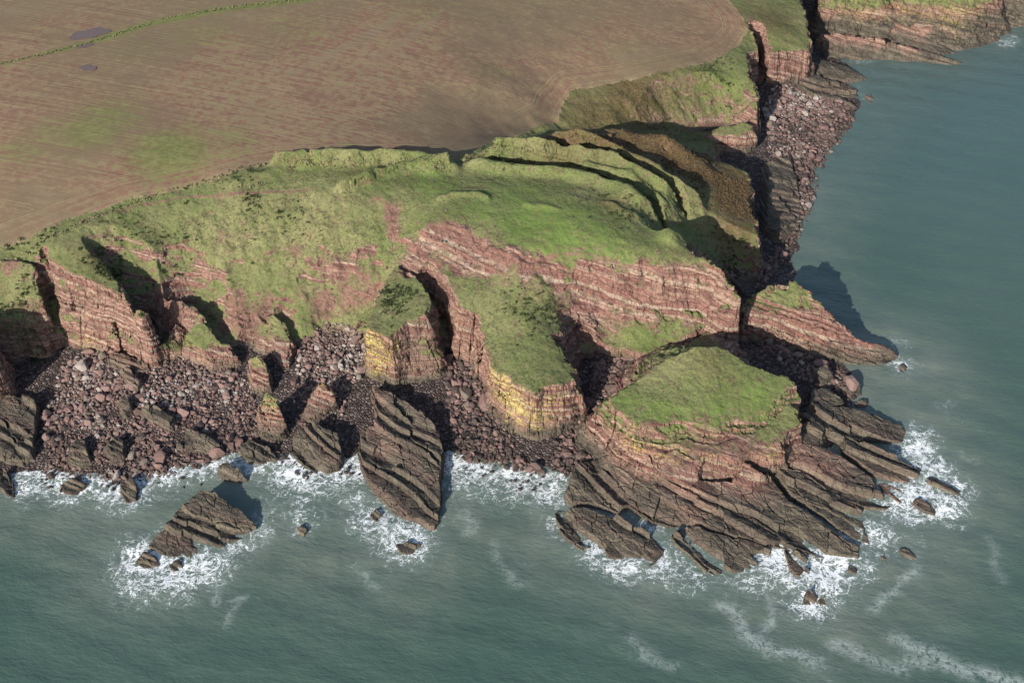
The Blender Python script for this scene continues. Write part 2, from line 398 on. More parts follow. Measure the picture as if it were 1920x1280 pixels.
def sea_material():
    t = NT('sea_water'); P = t.pos()
    f = t.attr('foam').outputs['Fac']; sh = t.attr('shoal').outputs['Fac']; hz = t.attr('slick').outputs['Fac']
    big = t.noise(P, .012, 4, .6); md = t.noise(P, .06, 4, .6)
    c = t.mix(t.rng(big, .35, .65), (.046, .088, .070), (.060, .101, .083))
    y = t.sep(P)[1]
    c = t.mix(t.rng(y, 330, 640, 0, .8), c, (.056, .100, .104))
    c = t.mix(t.math('MULTIPLY', sh, t.rng(md, .3, .7, .45, .95)), c, (.13, .155, .13))
    wv = t.n('VectorMath', operation='ADD'); t.set(wv.inputs[0], P)
    ds = t.n('VectorMath', operation='SCALE'); t.set(ds.inputs[0], t.noise(P, .14, 4, .6, out=1)); ds.inputs['Scale'].default_value = 9.0
    t.set(wv.inputs[1], ds.outputs[0])
    Q = wv.outputs[0]
    e1 = t.voro(Q, .17, 'DISTANCE_TO_EDGE'); ra = t.noise(Q, .22, 5, .62); rb = t.noise(Q, .62, 4, .6)
    ra = t.rng(t.math('ABSOLUTE', t.math('SUBTRACT', ra, .5)), 0, .055, 1, 0); rb = t.rng(t.math('ABSOLUTE', t.math('SUBTRACT', rb, .5)), 0, .07, 1, 0)
    lace = t.math('MAXIMUM', t.math('MAXIMUM', ra, t.math('MULTIPLY', rb, .8)), t.math('MULTIPLY', t.rng(e1, .0, .16, 1, 0), .7))
    nn = t.noise(Q, .35, 6, .7)
    pat = t.math('ADD', t.math('MULTIPLY', lace, .55), t.math('MULTIPLY', nn, .75))
    thr = t.math('SUBTRACT', 1.17, t.math('MULTIPLY', f, .60))
    fm = t.rng(t.math('SUBTRACT', pat, thr), -.04, .16)
    fm = t.math('MULTIPLY', fm, t.rng(f, .03, .25))
    fm = t.math('MULTIPLY', fm, t.rng(t.noise(P, 1.0, 4, .6), .25, .6, .78, 1))
    sl = t.math('MULTIPLY', hz, t.math('MAXIMUM', t.rng(t.noise(Q, .6, 5, .7), .40, .60), ra))
    c = t.mix(t.math('MULTIPLY', sl, .6), c, (.42, .47, .46))
    veil = t.math('MULTIPLY', t.rng(f, .1, .8), t.rng(nn, .3, .7, .1, .6))
    c = t.mix(veil, c, (.19, .245, .225))
    c = t.mix(fm, c, (.76, .79, .81))
    rip = t.math('ADD', t.noise(t.mapping(P, (.45, 1.1, 1), (0, 0, R(15))), 1.0, 4, .65), t.math('MULTIPLY', t.noise(t.mapping(P, (1.3, 2.6, 1), (0, 0, R(-8))), 1.0, 3, .6), .4))
    wav = t.math('ADD', t.math('MULTIPLY', t.noise(t.mapping(P, (.16, .34, 1), (0, 0, R(12))), 1.0, 5, .6), 1.0), t.math('MULTIPLY', t.noise(t.mapping(P, (.03, .07, 1), (0, 0, R(-20))), 1.0, 3), 1.2))
    nb = t.bump(wav, .5, .8); nb = t.bump(rip, .45, .35, nb); nb = t.bump(fm, .5, .25, nb)
    return t.done(c, t.math('MULTIPLY_ADD', fm, .5, .28), nb, .35)
def leaf_material(name, a, b):
    t = NT(name); P = t.pos(); v = t.attr('tint').outputs['Fac']
    c = t.mix(t.math('ADD', t.math('MULTIPLY', v, .7), t.math('MULTIPLY', t.noise(P, .8, 2), .3)), a, b)
    return t.done(c, .85, None, .2)
def bark_material():
    t = NT('woody_stem'); return t.done(t.mix(t.noise(t.pos(), 3, 3), (.05, .035, .025), (.11, .085, .06)), .9)
M_LAND = land_material(); M_BEACH = beach_material(); M_BLD = boulder_material(); M_FIELD = field_material(); M_SEA = sea_material()
M_GORSE = leaf_material('gorse_leaf', (.018, .028, .012), (.050, .066, .026)); M_HEDGE = leaf_material('hedge_leaf', (.105, .108, .050), (.240, .225, .125)); M_BARK = bark_material()
def pond_material():
    t = NT('pond_water'); return t.done(t.mix(t.noise(t.pos(), .3, 3), (.105, .072, .066), (.14, .10, .088)), .25, None, .3)
M_POND = pond_material()

# ------------------------------------------------------------------ the lie of the land
SHORE = [(-400, 905), (-100, 900), (0, 893), (60, 885), (130, 888), (200, 893), (300, 885), (400, 855), (440, 840), (480, 842), (540, 852), (640, 858), (680, 850), (830, 842), (870, 848), (960, 872), (1060, 892),
         (1150, 905), (1300, 930), (1450, 900), (1560, 850), (1600, 790), (1600, 735), (1590, 690), (1560, 640), (1500, 560), (1490, 520), (1488, 490), (1500, 450), (1507, 410), (1525, 370), (1530, 320), (1560, 270), (1600, 225), (1612, 195),
         (1590, 165), (1600, 140), (1580, 112), (1575, 95), (1600, 92), (1800, 60), (1880, 40), (2000, 20), (2600, -60)]
SHP = [px(u, v, 0) for u, v in SHORE] + [px(2600, -420, 0), px(-1200, -420, 0), px(-1200, 900, 0)]
SHP = np.array(SHP)
def beach(x, y):
    wx = x + 2.0 * fbm(x / 12, y / 12, 51, 3); wy = y + 2.0 * fbm(x / 12, y / 12, 52, 3)
    d = segdist(SHP[:len(SHORE)], wx, wy)
    d = np.where(inpoly(SHP, wx, wy), d, -d)
    return np.where(d > 0, np.minimum(6.5, .11 * d), np.maximum(-6, .22 * d)) + .25 * fbm(x / 5, y / 5, 53, 3)

LIP = [(-420, 540, 34, 70), (-60, 500, 34, 65), (0, 497, 34, 58), (45, 492, 33, 62), (62, 505, 31, 75), (74, 476, 36, 75), (86, 492, 35, 72), (115, 505, 34, 72), (160, 515, 33, 72), (205, 535, 31, 74),
       (245, 562, 29, 76), (268, 592, 26, 78), (276, 575, 27, 78), (262, 545, 29, 75), (235, 515, 31, 70), (215, 492, 33, 62), (250, 498, 32, 60), (283, 530, 29, 60), (290, 560, 25, 60), (298, 610, 14, 60), (305, 640, 7, 45),
       (330, 642, 7, 45), (348, 606, 14, 50), (356, 572, 21, 62), (400, 588, 17, 60), (440, 606, 13, 55), (470, 628, 9, 50), (500, 640, 8, 45), (530, 625, 10, 50), (570, 592, 12, 45), (620, 592, 10, 40), (660, 596, 10, 40), (686, 604, 11, 45),
       (705, 580, 13, 50), (745, 550, 20, 60), (788, 540, 24, 72), (812, 545, 26.5, 80), (850, 562, 26, 80), (885, 590, 24, 80), (903, 620, 22, 80), (912, 655, 20, 82), (925, 690, 20, 80), (945, 705, 20.5, 78), (985, 722, 21, 78), (1003, 730, 21, 80),
       (1020, 728, 21, 80), (1060, 724, 21, 80), (1084, 712, 20, 80), (1078, 690, 20, 76), (1052, 658, 22, 70), (1036, 625, 23, 65), (1060, 606, 21, 65), (1085, 620, 16, 70), (1118, 618, 15, 72), (1135, 640, 11, 72), (1160, 650, 10, 70), (1195, 655, 10, 70), (1240, 660, 9, 66),
       (1275, 640, 11, 65), (1312, 612, 13, 72), (1318, 598, 17, 76), (1345, 585, 22, 80), (1370, 575, 24.5, 82), (1392, 560, 28, 84), (1392, 548, 30, 84), (1376, 533, 31.5, 80), (1345, 508, 33.5, 74), (1315, 484, 34.5, 66), (1285, 454, 34, 56),
       (1322, 466, 22, 55), (1370, 487, 17, 68), (1400, 497, 15, 78), (1418, 498, 14, 82), (1424, 470, 16, 82), (1418, 430, 17, 82), (1410, 395, 17, 82), (1405, 350, 17, 82), (1398, 325, 17.5, 80), (1375, 307, 19, 75), (1340, 303, 19, 65), (1320, 285, 19, 55),
       (1330, 270, 12, 55), (1345, 258, 7, 50), (1352, 240, 7, 50), (1372, 217, 9, 60), (1395, 208, 13, 72), (1416, 192, 20, 80), (1413, 160, 22, 80), (1405, 120, 23, 78), (1400, 100, 23.5, 78), (1412, 96, 22, 78), (1426, 99, 21, 82), (1440, 99, 21, 84), (1480, 98, 20, 82),
       (1521, 92, 20, 82), (1524, 80, 20, 80), (1512, 40, 23, 80), (1503, 0, 25, 78), (1495, -60, 27, 75), (1470, -200, 30, 70), (1470, -400, 34, 60), (600, -420, 48, 40), (-700, -420, 50, 40), (-1200, 300, 45, 40)]
SPOTS = [(0, 462, 37), (100, 425, 39), (250, 370, 41), (400, 335, 42), (520, 308, 42), (700, 300, 40.5), (850, 300, 38), (930, 268, 32.5), (960, 258, 28.5), (1000, 250, 24.5), (1048, 236, 22), (100, 250, 45), (500, 200, 44), (900, 150, 38), (1200, 100, 30), (1050, 130, 31.5), (1390, 30, 28), (1000, 190, 30), (300, 60, 47),
         (800, 20, 44), (1050, 190, 26), (1230, 140, 27.5), (1150, 150, 27.5), (1150, 190, 24), (1330, 160, 23), (1330, 190, 20.5), (1250, 205, 20), (1330, 222, 11), (1250, 228, 15.5), (1480, 60, 24), (1440, 60, 25),
         (250, 385, 40), (450, 362, 41), (600, 358, 40.5), (640, 360, 40), (720, 375, 38), (770, 385, 37), (120, 455, 38), (180, 470, 36), (300, 450, 33), (450, 450, 31), (600, 450, 30), (700, 450, 30), (350, 520, 24), (450, 540, 20), (560, 540, 18), (640, 540, 17),
         (690, 500, 23), (735, 400, 35), (760, 440, 32), (740, 470, 27), (800, 425, 36), (860, 430, 36.5), (920, 462, 36), (985, 482, 35), (1040, 472, 35.2), (1100, 492, 34), (1200, 492, 34), (1300, 505, 32.5), (850, 330, 38), (950, 360, 39), (1050, 370, 39), (1150, 400, 38), (1000, 420, 37.5), (1200, 450, 36.5),
         (860, 480, 31), (920, 520, 28.5), (990, 560, 26.5), (1000, 600, 25), (1000, 660, 23), (1000, 700, 22), (830, 500, 29), (1040, 560, 25), (1060, 590, 22), (1090, 565, 21.5), (1120, 602, 15), (1200, 598, 16), (1260, 590, 17), (1300, 575, 19), (1150, 500, 33), (1250, 512, 32),
         (1100, 520, 29), (1200, 540, 26), (1280, 545, 25),
         (930, 310, 36), (1050, 300, 34), (1050, 330, 37), (1180, 330, 32.5), (1180, 358, 35), (1280, 390, 28), (1225, 400, 34), (1300, 430, 25), (1250, 435, 32), (1240, 415, 31), (1050, 270, 33), (1150, 275, 32), (1250, 285, 28), (1330, 320, 23), (1370, 380, 20), (1345, 420, 21), (1395, 450, 18),
         (1020, 264, 36.5), (1080, 259, 37), (1150, 258, 36), (1250, 264, 31.5), (1075, 247, 21.5), (1120, 247, 19.5), (1150, 247, 17.5), (1230, 247, 13), (1300, 250, 8), (1060, 226, 23), (1100, 228, 21.5), (1150, 226, 20.5), (1200, 226, 18), (1000, 222, 27.5)]
MAIN = Mesa(LIP, SPOTS, warp=1.0)
BLOCK = Mesa([(685, 614, 24, 84), (722, 631, 23.5, 84), (733, 634, 23.3, 80), (765, 602, 24.5, 68), (799, 592, 25.5, 70), (808, 560, 26, 78), (795, 530, 27, 80), (768, 508, 27, 75), (742, 500, 26, 70), (722, 530, 25, 75), (700, 575, 24.5, 82)], warp=.3)
BUTT = Mesa([(-80, 592, 24, 70), (0, 586, 24, 70), (58, 577, 24, 74), (84, 560, 25.5, 84), (76, 520, 31, 84), (66, 496, 34, 80), (40, 488, 35, 60), (-80, 488, 35.5, 60)], [(30, 540, 29)], warp=.8)
OFFB = Mesa([(-220, 590, 35, 70), (-70, 596, 33, 74), (-34, 606, 31, 80), (-26, 650, 27, 82), (-44, 690, 22, 80), (-220, 700, 22, 76)], warp=.8)
KNOB = Mesa([(1337, 246, 13, 50), (1365, 226, 15, 60), (1382, 221, 15.5, 65), (1412, 233, 14, 75), (1420, 246, 12.5, 80), (1400, 252, 12.5, 78), (1375, 254, 12.5, 70)], warp=.8)
RIDGES = [([(905, 313), (980, 314), (1060, 322), (1150, 341), (1210, 366), (1250, 402), (1278, 432)], 33, -5.2, 3.7), ([(1000, 296), (1110, 298), (1180, 313), (1240, 340), (1290, 375), (1322, 412)], 31, -4.8, 3.2),
      # crest line, rough height for placing it, height added, half width
    ([(530, 318), (600, 314), (700, 309), (780, 307), (842, 311)], 39.5, 5.6, 2.6), ([(640, 362), (700, 340), (760, 324), (838, 319)], 38.5, 3.2, 1.8), ([(440, 345), (470, 335), (520, 325)], 41, 1.5, 3),
    ([(866, 297), (920, 285), (1010, 287), (1040, 287)], 36.5, 2.4, 2.2),
    ([(931, 301), (1048, 305), (1124, 310), (1199, 331), (1245, 355), (1278, 379), (1306, 405)], 33, 6.6, 2.6), ([(1040, 287), (1103, 289), (1158, 299), (1210, 316), (1261, 339), (1306, 366), (1337, 396)], 31, 6.4, 3.0),
    ([(1100, 326), (1182, 343), (1227, 372), (1268, 403), (1296, 422)], 32, 4.8, 2.3), ([(893, 317), (986, 327), (1089, 336), (1158, 355), (1210, 379), (1234, 412), (1262, 446)], 36.5, 4.2, 3.4),
    ([(1020, 263), (1150, 257), (1250, 263), (1310, 280)], 31, 2.4, 4.5), ([(826, 377), (850, 371), (890, 373), (915, 380)], 37, 1.3, 1.6), ([(640, 350), (700, 337)], 40, .8, 2), ([(1140, 385), (1175, 398), (1200, 405)], 37.5, 1.0, 2.0), ([(990, 384), (1040, 396)], 38, .7, 2)]
RIDG = [(pxa([(u, v, z) for u, v in pl]), h, wd) for pl, z, h, wd in RIDGES]
CARVES = [  # floor line (with heights) from its head down, half width, wall slope to the left and right of that line, and at the head
    ([(84, 492, 33), (100, 560, 20), (114, 640, 9), (126, 702, 4)], 1.6, 84, 84, 62), ([(222, 520, 25), (245, 565, 18), (268, 610, 11), (290, 655, 6)], 1.8, 52, 82, 48),
    ([(806, 566, 16), (822, 600, 11), (838, 640, 7), (842, 682, 4.5)], 2.0, 84, 84, 66), ([(1078, 612, 17), (1096, 645, 10), (1114, 690, 5), (1114, 730, 4)], 3.0, 70, 82, 60),
    ([(362, 590, 12), (400, 615, 9), (440, 655, 6.5), (456, 692, 5)], 2.0, 50, 80, 50), ([(536, 604, 10), (552, 640, 7), (558, 684, 5)], 2.0, 55, 80, 50), 
    ([(1412, 104, 11), (1424, 130, 8), (1433, 170, 5), (1438, 205, 4)], 2.0, 87, 84, 80), ([(1262, 436, 29), (1300, 462, 22), (1335, 486, 14), (1365, 508, 8), (1405, 540, 3)], 4.0, 46, 62, 40), ([(1210, 244, 14), (1265, 243, 9), (1350, 250, 4)], 2.5, 50, 50, 30),
    ]
CARV = [(pxa(pl), hw, math.tan(R(a)), math.tan(R(b)), math.tan(R(c))) for pl, hw, a, b, c in CARVES]
def carve(x, y, z):
    for P, hw, tl, tr, th in CARV:
        m = (x > P[:, 0].min() - 60) & (x < P[:, 0].max() + 60) & (y > P[:, 1].min() - 60) & (y < P[:, 1].max() + 60)
        if not m.any(): continue
        X = x[m] + 1.3 * fbm(x[m] / 6, y[m] / 6, 14, 3); Y = y[m] + 1.3 * fbm(x[m] / 6, y[m] / 6, 15, 3)
        best = np.full(X.shape, 99.0)
        for k, (a, b) in enumerate(zip(P[:-1], P[1:])):
            e = b - a; t = ((X - a[0]) * e[0] + (Y - a[1]) * e[1]) / (e[0] ** 2 + e[1] ** 2)
            sd = e[0] * (Y - a[1]) - e[1] * (X - a[0])
            tn = np.where(sd > 0, tl, tr)
            al = np.maximum(0, -t) * np.hypot(e[0], e[1]); t = np.clip(t, 0, 1); dd = np.hypot(X - a[0] - t * e[0], Y - a[1] - t * e[1])
            if k == 0: q = np.clip(al / (dd + 1e-6), 0, 1); tn = tn + (th - tn) * q * (2 - q)
            best = np.minimum(best, a[2] + t * e[2] + np.maximum(0, dd - hw) * tn)
        z[m] = np.minimum(z[m], best)
    return z
def main_base(x, y):
    z = np.maximum(np.maximum(MAIN(x, y), BLOCK(x, y)), np.maximum(KNOB(x, y), np.maximum(BUTT(x, y), OFFB(x, y))))
    for P, h, wd in RIDG:
        m = (x > P[:, 0].min() - 15) & (x < P[:, 0].max() + 15) & (y > P[:, 1].min() - 15) & (y < P[:, 1].max() + 15) & (z > 12)
        if m.any():
            d = segdist(P, x[m] + 1.2 * vnoise(x[m] / 6, y[m] / 6, 5), y[m] + 1.2 * vnoise(x[m] / 6, y[m] / 6, 6))
            z[m] += h * np.exp(-(d / wd) ** 2) * (1 + .12 * vnoise(x[m] / 5, y[m] / 5, 8))
    return carve(x, y, z)
FIELD = [(-300, 560, 36), (0, 463, 37), (100, 425, 39), (250, 371, 41), (400, 337, 42), (470, 317, 42), (520, 307, 42), (600, 305, 41.5), (700, 300, 40.5), (850, 298, 38), (880, 284, 37), (930, 262, 32.5), (1000, 247, 25), (1045, 234, 22), (1052, 200, 25.5), (1078, 167, 27.5), (1180, 147, 28), (1260, 130, 28), (1330, 110, 27.5), (1380, 82, 27), (1402, 50, 28), (1392, 20, 30), (1370, 0, 31), (1330, -60, 33),
         (1200, -420, 42), (-1200, -420, 50), (-1300, 500, 45)]
FP = pxa(FIELD)
ROCK_B = [(np.array(px(u, v, z)), q) for u, v, z, q in [(835, 455, 32, 6), (860, 462, 31.5, 6), (890, 478, 31, 6), (920, 492, 30, 6), (950, 500, 30, 6), (985, 508, 30, 6), (1020, 505, 31, 6), (1050, 515, 30, 6), (870, 500, 29, 5), (800, 470, 29, 5), (780, 490, 27, 5), (1085, 570, 21, 7), (1100, 600, 17, 6), (770, 520, 25, 4), (335, 520, 25, 5), (320, 560, 19, 5), (350, 600, 15, 4), (430, 590, 14, 5), (460, 605, 11, 4), (500, 590, 13, 3), (640, 505, 22, 3), (700, 480, 25, 2.5), (738, 415, 34, 2), (738, 440, 31, 2), (840, 580, 24, 5), (1060, 600, 21, 4)]]
def rib(x, y):
    r_ = np.zeros(x.shape)
    for p, q in ROCK_B: r_ = np.maximum(r_, np.exp(-((x - p[0]) ** 2 + (y - p[1]) ** 2) / q ** 2))
    return r_
def land_h(x, y):
    z = main_base(x, y)
    e = 1.2
    gx = main_base(x + e, y) - z; gy = main_base(x, y + e) - z
    sl = np.hypot(gx, gy) / e
    rocky = np.maximum(sstep(1.35, 2.1, sl), .8 * sstep(.3, .8, rib(x, y) + .35 * fbm(x / 5, y / 5, 67, 3))) * sstep(-2, 1, z)
    zz = terrace(x, y, z, 3.4, .4); zz = terrace(x, y, zz, 1.1, .2)
    z = z + (zz - z) * rocky
    z = z + (1 - rocky) * (.26 * fbm(x / 2.6, y / 2.6, 61, 3) + .34 * fbm(x / 11, y / 11, 62, 3)) * np.where(inpoly(FP, x, y), .06, sstep(0, .22, sl + .14 * (z < 42))) + rocky * (.8 * fbm(x / 2.2, y / 2.2, 63, 3) + 1.3 * fbm(x / 6, y / 6, 64, 3))
    return np.maximum(z, beach(x, y))

# ------------------------------------------------------------------ ground cover
def blobs(V, L):
    r = np.zeros(len(V))
    for u, v, z, rad, amt in L:
        p = px(u, v, z)
        d = ((V[:, 0] - p[0]) ** 2 + (V[:, 1] - p[1]) ** 2 + (V[:, 2] - p[2]) ** 2) / rad ** 2
        r = np.maximum(r, amt * np.exp(-d))
    return r
def lines(V, L):
    r = np.zeros(len(V))
    for pl, z, wd, amt in L:
        d = segdist(pxa([(u, v, z) for u, v in pl]), V[:, 0], V[:, 1]); r = np.maximum(r, amt * np.exp(-(d / wd) ** 2))
    return r
SOIL_B = [(300, 540, 25, 6, 1), (320, 580, 17, 7, 1), (345, 560, 20, 5, .9), (460, 600, 12, 6, 1), (500, 560, 17, 4, .7), (590, 560, 15, 4, .7), (735, 410, 34, 3, 1), (737, 435, 31, 2.5, 1), (640, 520, 20, 4, .7), (700, 545, 17, 5, .8), (315, 560, 20, 7, 1), (330, 600, 13, 6, 1), (345, 540, 22, 4, .8), (440, 570, 17, 6, .9), (480, 590, 13, 6, .8), (400, 560, 19, 4, .7), (555, 470, 27, 4, .8), (565, 550, 16, 5, .6), (610, 570, 13, 6, .9), (650, 560, 15, 6, .85), (680, 560, 16, 5, .8), (620, 510, 21, 4, .6),
          (690, 520, 20, 5, .7), (735, 395, 35, 4, .9), (738, 425, 32, 3, .9), (700, 375, 38, 5, .6), (830, 430, 36, 6, .8), (560, 370, 40, 4, .5), (415, 365, 41, 4, .6), (415, 440, 34, 3, .7), (20, 497, 34, 5, .8), (880, 470, 33, 6, .6), (960, 490, 34, 6, .6), (1060, 490, 33.5, 4, .5), (1270, 505, 32, 8, .55), (1415, 505, 12, 5, .9)]
SOIL_L = [([(800, 425), (850, 425), (880, 440), (915, 465), (960, 482), (1000, 482), (1040, 474)], 35.8, 1.5, .85), ([(810, 432), (850, 436), (872, 452), (905, 476), (960, 490)], 35.2, .8, .7), ([(430, 362), (520, 355), (590, 352)], 41, .9, .8), ([(150, 410), (250, 383), (350, 365), (460, 364)], 40.5, .7, .8), ([(1040, 474), (1100, 478), (1180, 490)], 35, 1.0, .6)]
LICH_B = [(925, 700, 17, 5, .85), (945, 725, 15, 6, .85), (985, 765, 10, 6, .9), (700, 655, 15, 7, .95), (1235, 838, 14, 5, .6), (1330, 850, 13, 6, .5), (700, 640, 19, 6, 1), (715, 660, 14, 6, 1), (735, 645, 19, 3, .9), (705, 680, 9, 5, .8), (940, 715, 17, 5, 1), (970, 750, 13, 7, 1), (1000, 770, 10, 6, 1), (955, 735, 13, 5, 1), (1030, 745, 16, 6, .6), (1175, 825, 16, 5, 1), (1195, 835, 14, 4, .9), (1150, 800, 17, 5, .6), (1265, 850, 12, 5, .6),
          (1180, 815, 18, 4, 1), (1430, 815, 16, 6, .6), (1450, 840, 13, 5, .7), (1470, 770, 19, 6, .5), (850, 600, 18, 6, .35), (160, 645, 9, 5, .6), (60, 660, 8, 7, .5), (505, 750, 12, 4, .9), (605, 725, 8, 2, .9), (480, 670, 12, 3, .7), (250, 600, 17, 4, .5), (1430, 560, 15, 8, .35), (1620, -8, 21, 14, .7), (1700, -12, 21, 15, .65), (1780, -6, 19, 18, .7), (1590, 0, 18, 11, .6), (1830, 0, 16, 11, .6), (385, 645, 11, 5, .4)]
BRK_B = [(1060, 272, 33, 14, 1), (1130, 270, 32, 16, 1), (1200, 278, 30, 18, 1), (1270, 295, 27, 18, 1), (1330, 320, 23, 18, 1), (1370, 350, 20, 16, 1), (1385, 390, 19, 13, .95), (1380, 425, 19, 10, .7), (1130, 185, 32, 22, .75), (1200, 165, 30, 26, .75), (1100, 200, 33, 12, .6), (1290, 165, 26, 20, .4), (1440, 40, 25, 16, .5), (1150, 385, 38, 6, .4), (190, 480, 35, 7, .5), (1340, 665, 28.5, 7, .5)]
GREEN_B = [(1000, 420, 37, 20, .5), (1100, 440, 36, 18, .45), (960, 370, 38.5, 18, .35), (1250, 770, 19, 12, .5), (1330, 760, 19, 12, .5), (1420, 740, 20, 10, .45), (1180, 750, 20, 8, .45), (1180, 630, 12, 8, .3), (1050, 440, 36, 22, .5), (1150, 460, 36, 16, .4), (900, 410, 37, 14, .4), (820, 350, 38, 14, .4), (1330, 740, 24, 20, .5), (1200, 760, 24, 14, .4), (1400, 770, 21, 12, .4), (700, 350, 39, 10, .3), (1200, 640, 11, 14, .3), (1350, 150, 26, 14, .5), (1300, 205, 22, 8, .3)]
DRY_B = [(450, 460, 31, 24, .4), (600, 430, 32, 20, .3), (1290, 690, 23, 11, .6), (1250, 705, 23, 8, .5), (560, 520, 22, 20, .3)]
MOREGRASS_B = [(1620, -15, 23, 12, .6), (1720, -18, 23, 14, .6), (1800, -12, 21, 14, .6), (1330, 160, 23, 16, .95), (1270, 185, 21, 16, .95), (1200, 190, 23, 16, .95), (1380, 150, 22, 10, .9), (1120, 205, 23, 14, .95), (1340, 195, 18, 8, .6), (930, 296, 37, 7, .9), (980, 296, 37, 8, .9), (1040, 298, 36, 8, .9), (1090, 298, 35, 8, .9), (880, 296, 38, 6, .9), (560, 315, 41, 6, .9), (620, 313, 41, 7, .9), (700, 310, 41, 7, .9), (780, 308, 40, 7, .9), (840, 312, 39, 6, .9), (1280, 420, 28, 8, .8), (1340, 440, 20, 9, .8), (1380, 460, 17, 7, .7), (1260, 400, 31, 8, .8), (30, 570, 24, 9, .75), (70, 560, 24, 8, .7), (50, 630, 16, 8, .65), (20, 600, 20, 8, .7), (100, 520, 32, 4, .5), (140, 540, 30, 4, .45), (1000, 620, 24, 8, .5), (1180, 640, 12, 8, .6), (1420, 825, 11, 7, .6), (1340, 800, 14, 8, .5), (1450, 790, 14, 8, .6)]
NOGRASS_B = [(850, 465, 32, 7, .75), (890, 475, 31.5, 7, .7), (830, 490, 29, 6, .7), (870, 500, 29, 6, .45), (920, 500, 30, 6, .5), (960, 520, 28, 6, .35), (1000, 540, 27, 6, .4), (1060, 560, 24, 6, .5), (1090, 590, 19, 6, .8), (790, 470, 29, 5, .7), (770, 495, 27, 4, .6), (735, 400, 35, 2.5, .7), (738, 430, 32, 2.5, .6), (620, 495, 24, 4, .45), (660, 510, 22, 4, .5), (420, 440, 33, 3, .4), (310, 520, 27, 5, .6), (330, 500, 28, 4, .5), (1120, 530, 27, 8, .5), (1180, 550, 24, 9, .55), (1250, 540, 26, 9, .5), (1310, 530, 28, 8, .4), (1110, 590, 18, 7, .8), (860, 450, 33, 8, .45), (900, 480, 31, 7, .45), (835, 470, 31, 6, .5), (790, 480, 28, 6, .5), (1140, 600, 15, 6, .5), (650, 500, 23, 4, .6), (1340, 560, 24, 6, .4), (1320, 825, 18, 9, .8), (1400, 820, 17, 9, .5), (1220, 815, 20, 8, .7)]
def cover(V, N, tide=6.5, turf=(5.5, 9.0), extra=0.0):
    x, y, z = V.T
    n = fbm(x / 6, y / 6, 81, 4)
    g = sstep(.40, .74, N[:, 2] + .16 * n + extra) * sstep(turf[0], turf[1], z + 2.0 * n)
    rd = np.zeros(len(V))
    for P_, h_, w_ in RIDG[2:]: rd = np.maximum(rd, np.exp(-(segdist(P_, x, y) / (w_ * 2.2)) ** 4))
    g = g * (1 - .8 * sstep(.3, .8, rib(x, y) + .7 * fbm(x / 5, y / 5, 67, 4)))
    g = np.maximum(np.maximum(g, blobs(V, MOREGRASS_B)), .95 * rd) * (1 - blobs(V, NOGRASS_B))
    s = np.maximum(blobs(V, [(u_, v_, z_, q_ * 1.35, a_) for u_, v_, z_, q_, a_ in SOIL_B]) * .95, lines(V, SOIL_L))
    ly = blobs(V, [(u_, v_, z_, q_ * 1.25, a_) for u_, v_, z_, q_, a_ in LICH_B])
    br = np.clip(blobs(V, BRK_B) * 1.3, 0, 1)
    dk = np.maximum(blobs(V, [(790, 655, 14, 8, .55), (815, 650, 12, 6, .5), (770, 690, 8, 6, .5), (1275, 870, 9, 6, .7), (1405, 890, 7, 5, .5), (1150, 840, 8, 4, .4)]), 1 - sstep(tide - 2.5, tide + 2.0, z + 2.5 * fbm(x / 9, y / 9, 83, 3)))  # dark grey patches on the block's right face and stack foot, plus tide stain
    dk = dk * (1 - blobs(V, [(1290, 905, 6, 8, .8), (1350, 890, 7, 8, .8), (1400, 895, 6, 8, .9), (1300, 950, 4.5, 6, .5), (1510, 850, 6, 8, .8), (1555, 865, 5, 7, .7), (1470, 835, 8, 7, .7), (1180, 885, 6, 6, .4), (700, 800, 6, 4, .7), (720, 835, 5, 4, .6), (690, 745, 8, 6, .6), (1690, 915, 1.5, 7, .6), (280, 670, 8, 12, .6)]))
    gt = .5 + blobs(V, GREEN_B) - blobs(V, DRY_B) - .12 * sstep(0, 1, (560 - x * 0 - y) / 400)
    o = np.ones(len(V))
    return {'cover': np.stack([g, s, ly, o], 1), 'cover2': np.stack([br, dk, gt, o], 1)}, g

# ------------------------------------------------------------------ mainland
vx0 = px(-60, -20, 0)
def inview(x, y, m=1.16):
    return (np.abs(x) < (y * CP + (HC - 10) * SP) * 960 / F * m + 6) & (y > 225) & (y < 905)
def L_land(x, y, z):
    ins = inpoly(FP, x, y)
    dist = np.sqrt(x * x + y * y + 9e4) / 470.0
    L = np.where(z < -1, 3.0, np.where(z < 4, 1.1, .72)) * dist
    return np.where(ins, 3.2, L)
V, Fa = tess(-330, 520, 225, 905, 10.0, land_h, L_land, inview, iters=8, cap=800000)
bz = beach(V[:, 0], V[:, 1])
V = fracture(V, Fa)
N = vnormals(V, Fa)
print('land', len(V), len(Fa), time.time() - T0)
att, gmask = cover(V, broad(N, Fa, 5))
cen = V[Fa].mean(1)
isf = inpoly(FP, cen[:, 0] + .8 * vnoise(cen[:, 0] / 5, cen[:, 1] / 5, 91), cen[:, 1] + .8 * vnoise(cen[:, 0] / 5, cen[:, 1] / 5, 92))
isb = (V[Fa][:, :, 2] <= bz[Fa] + .02).all(1) & ~isf
edge = segdist(FP[:24], V[:, 0], V[:, 1])
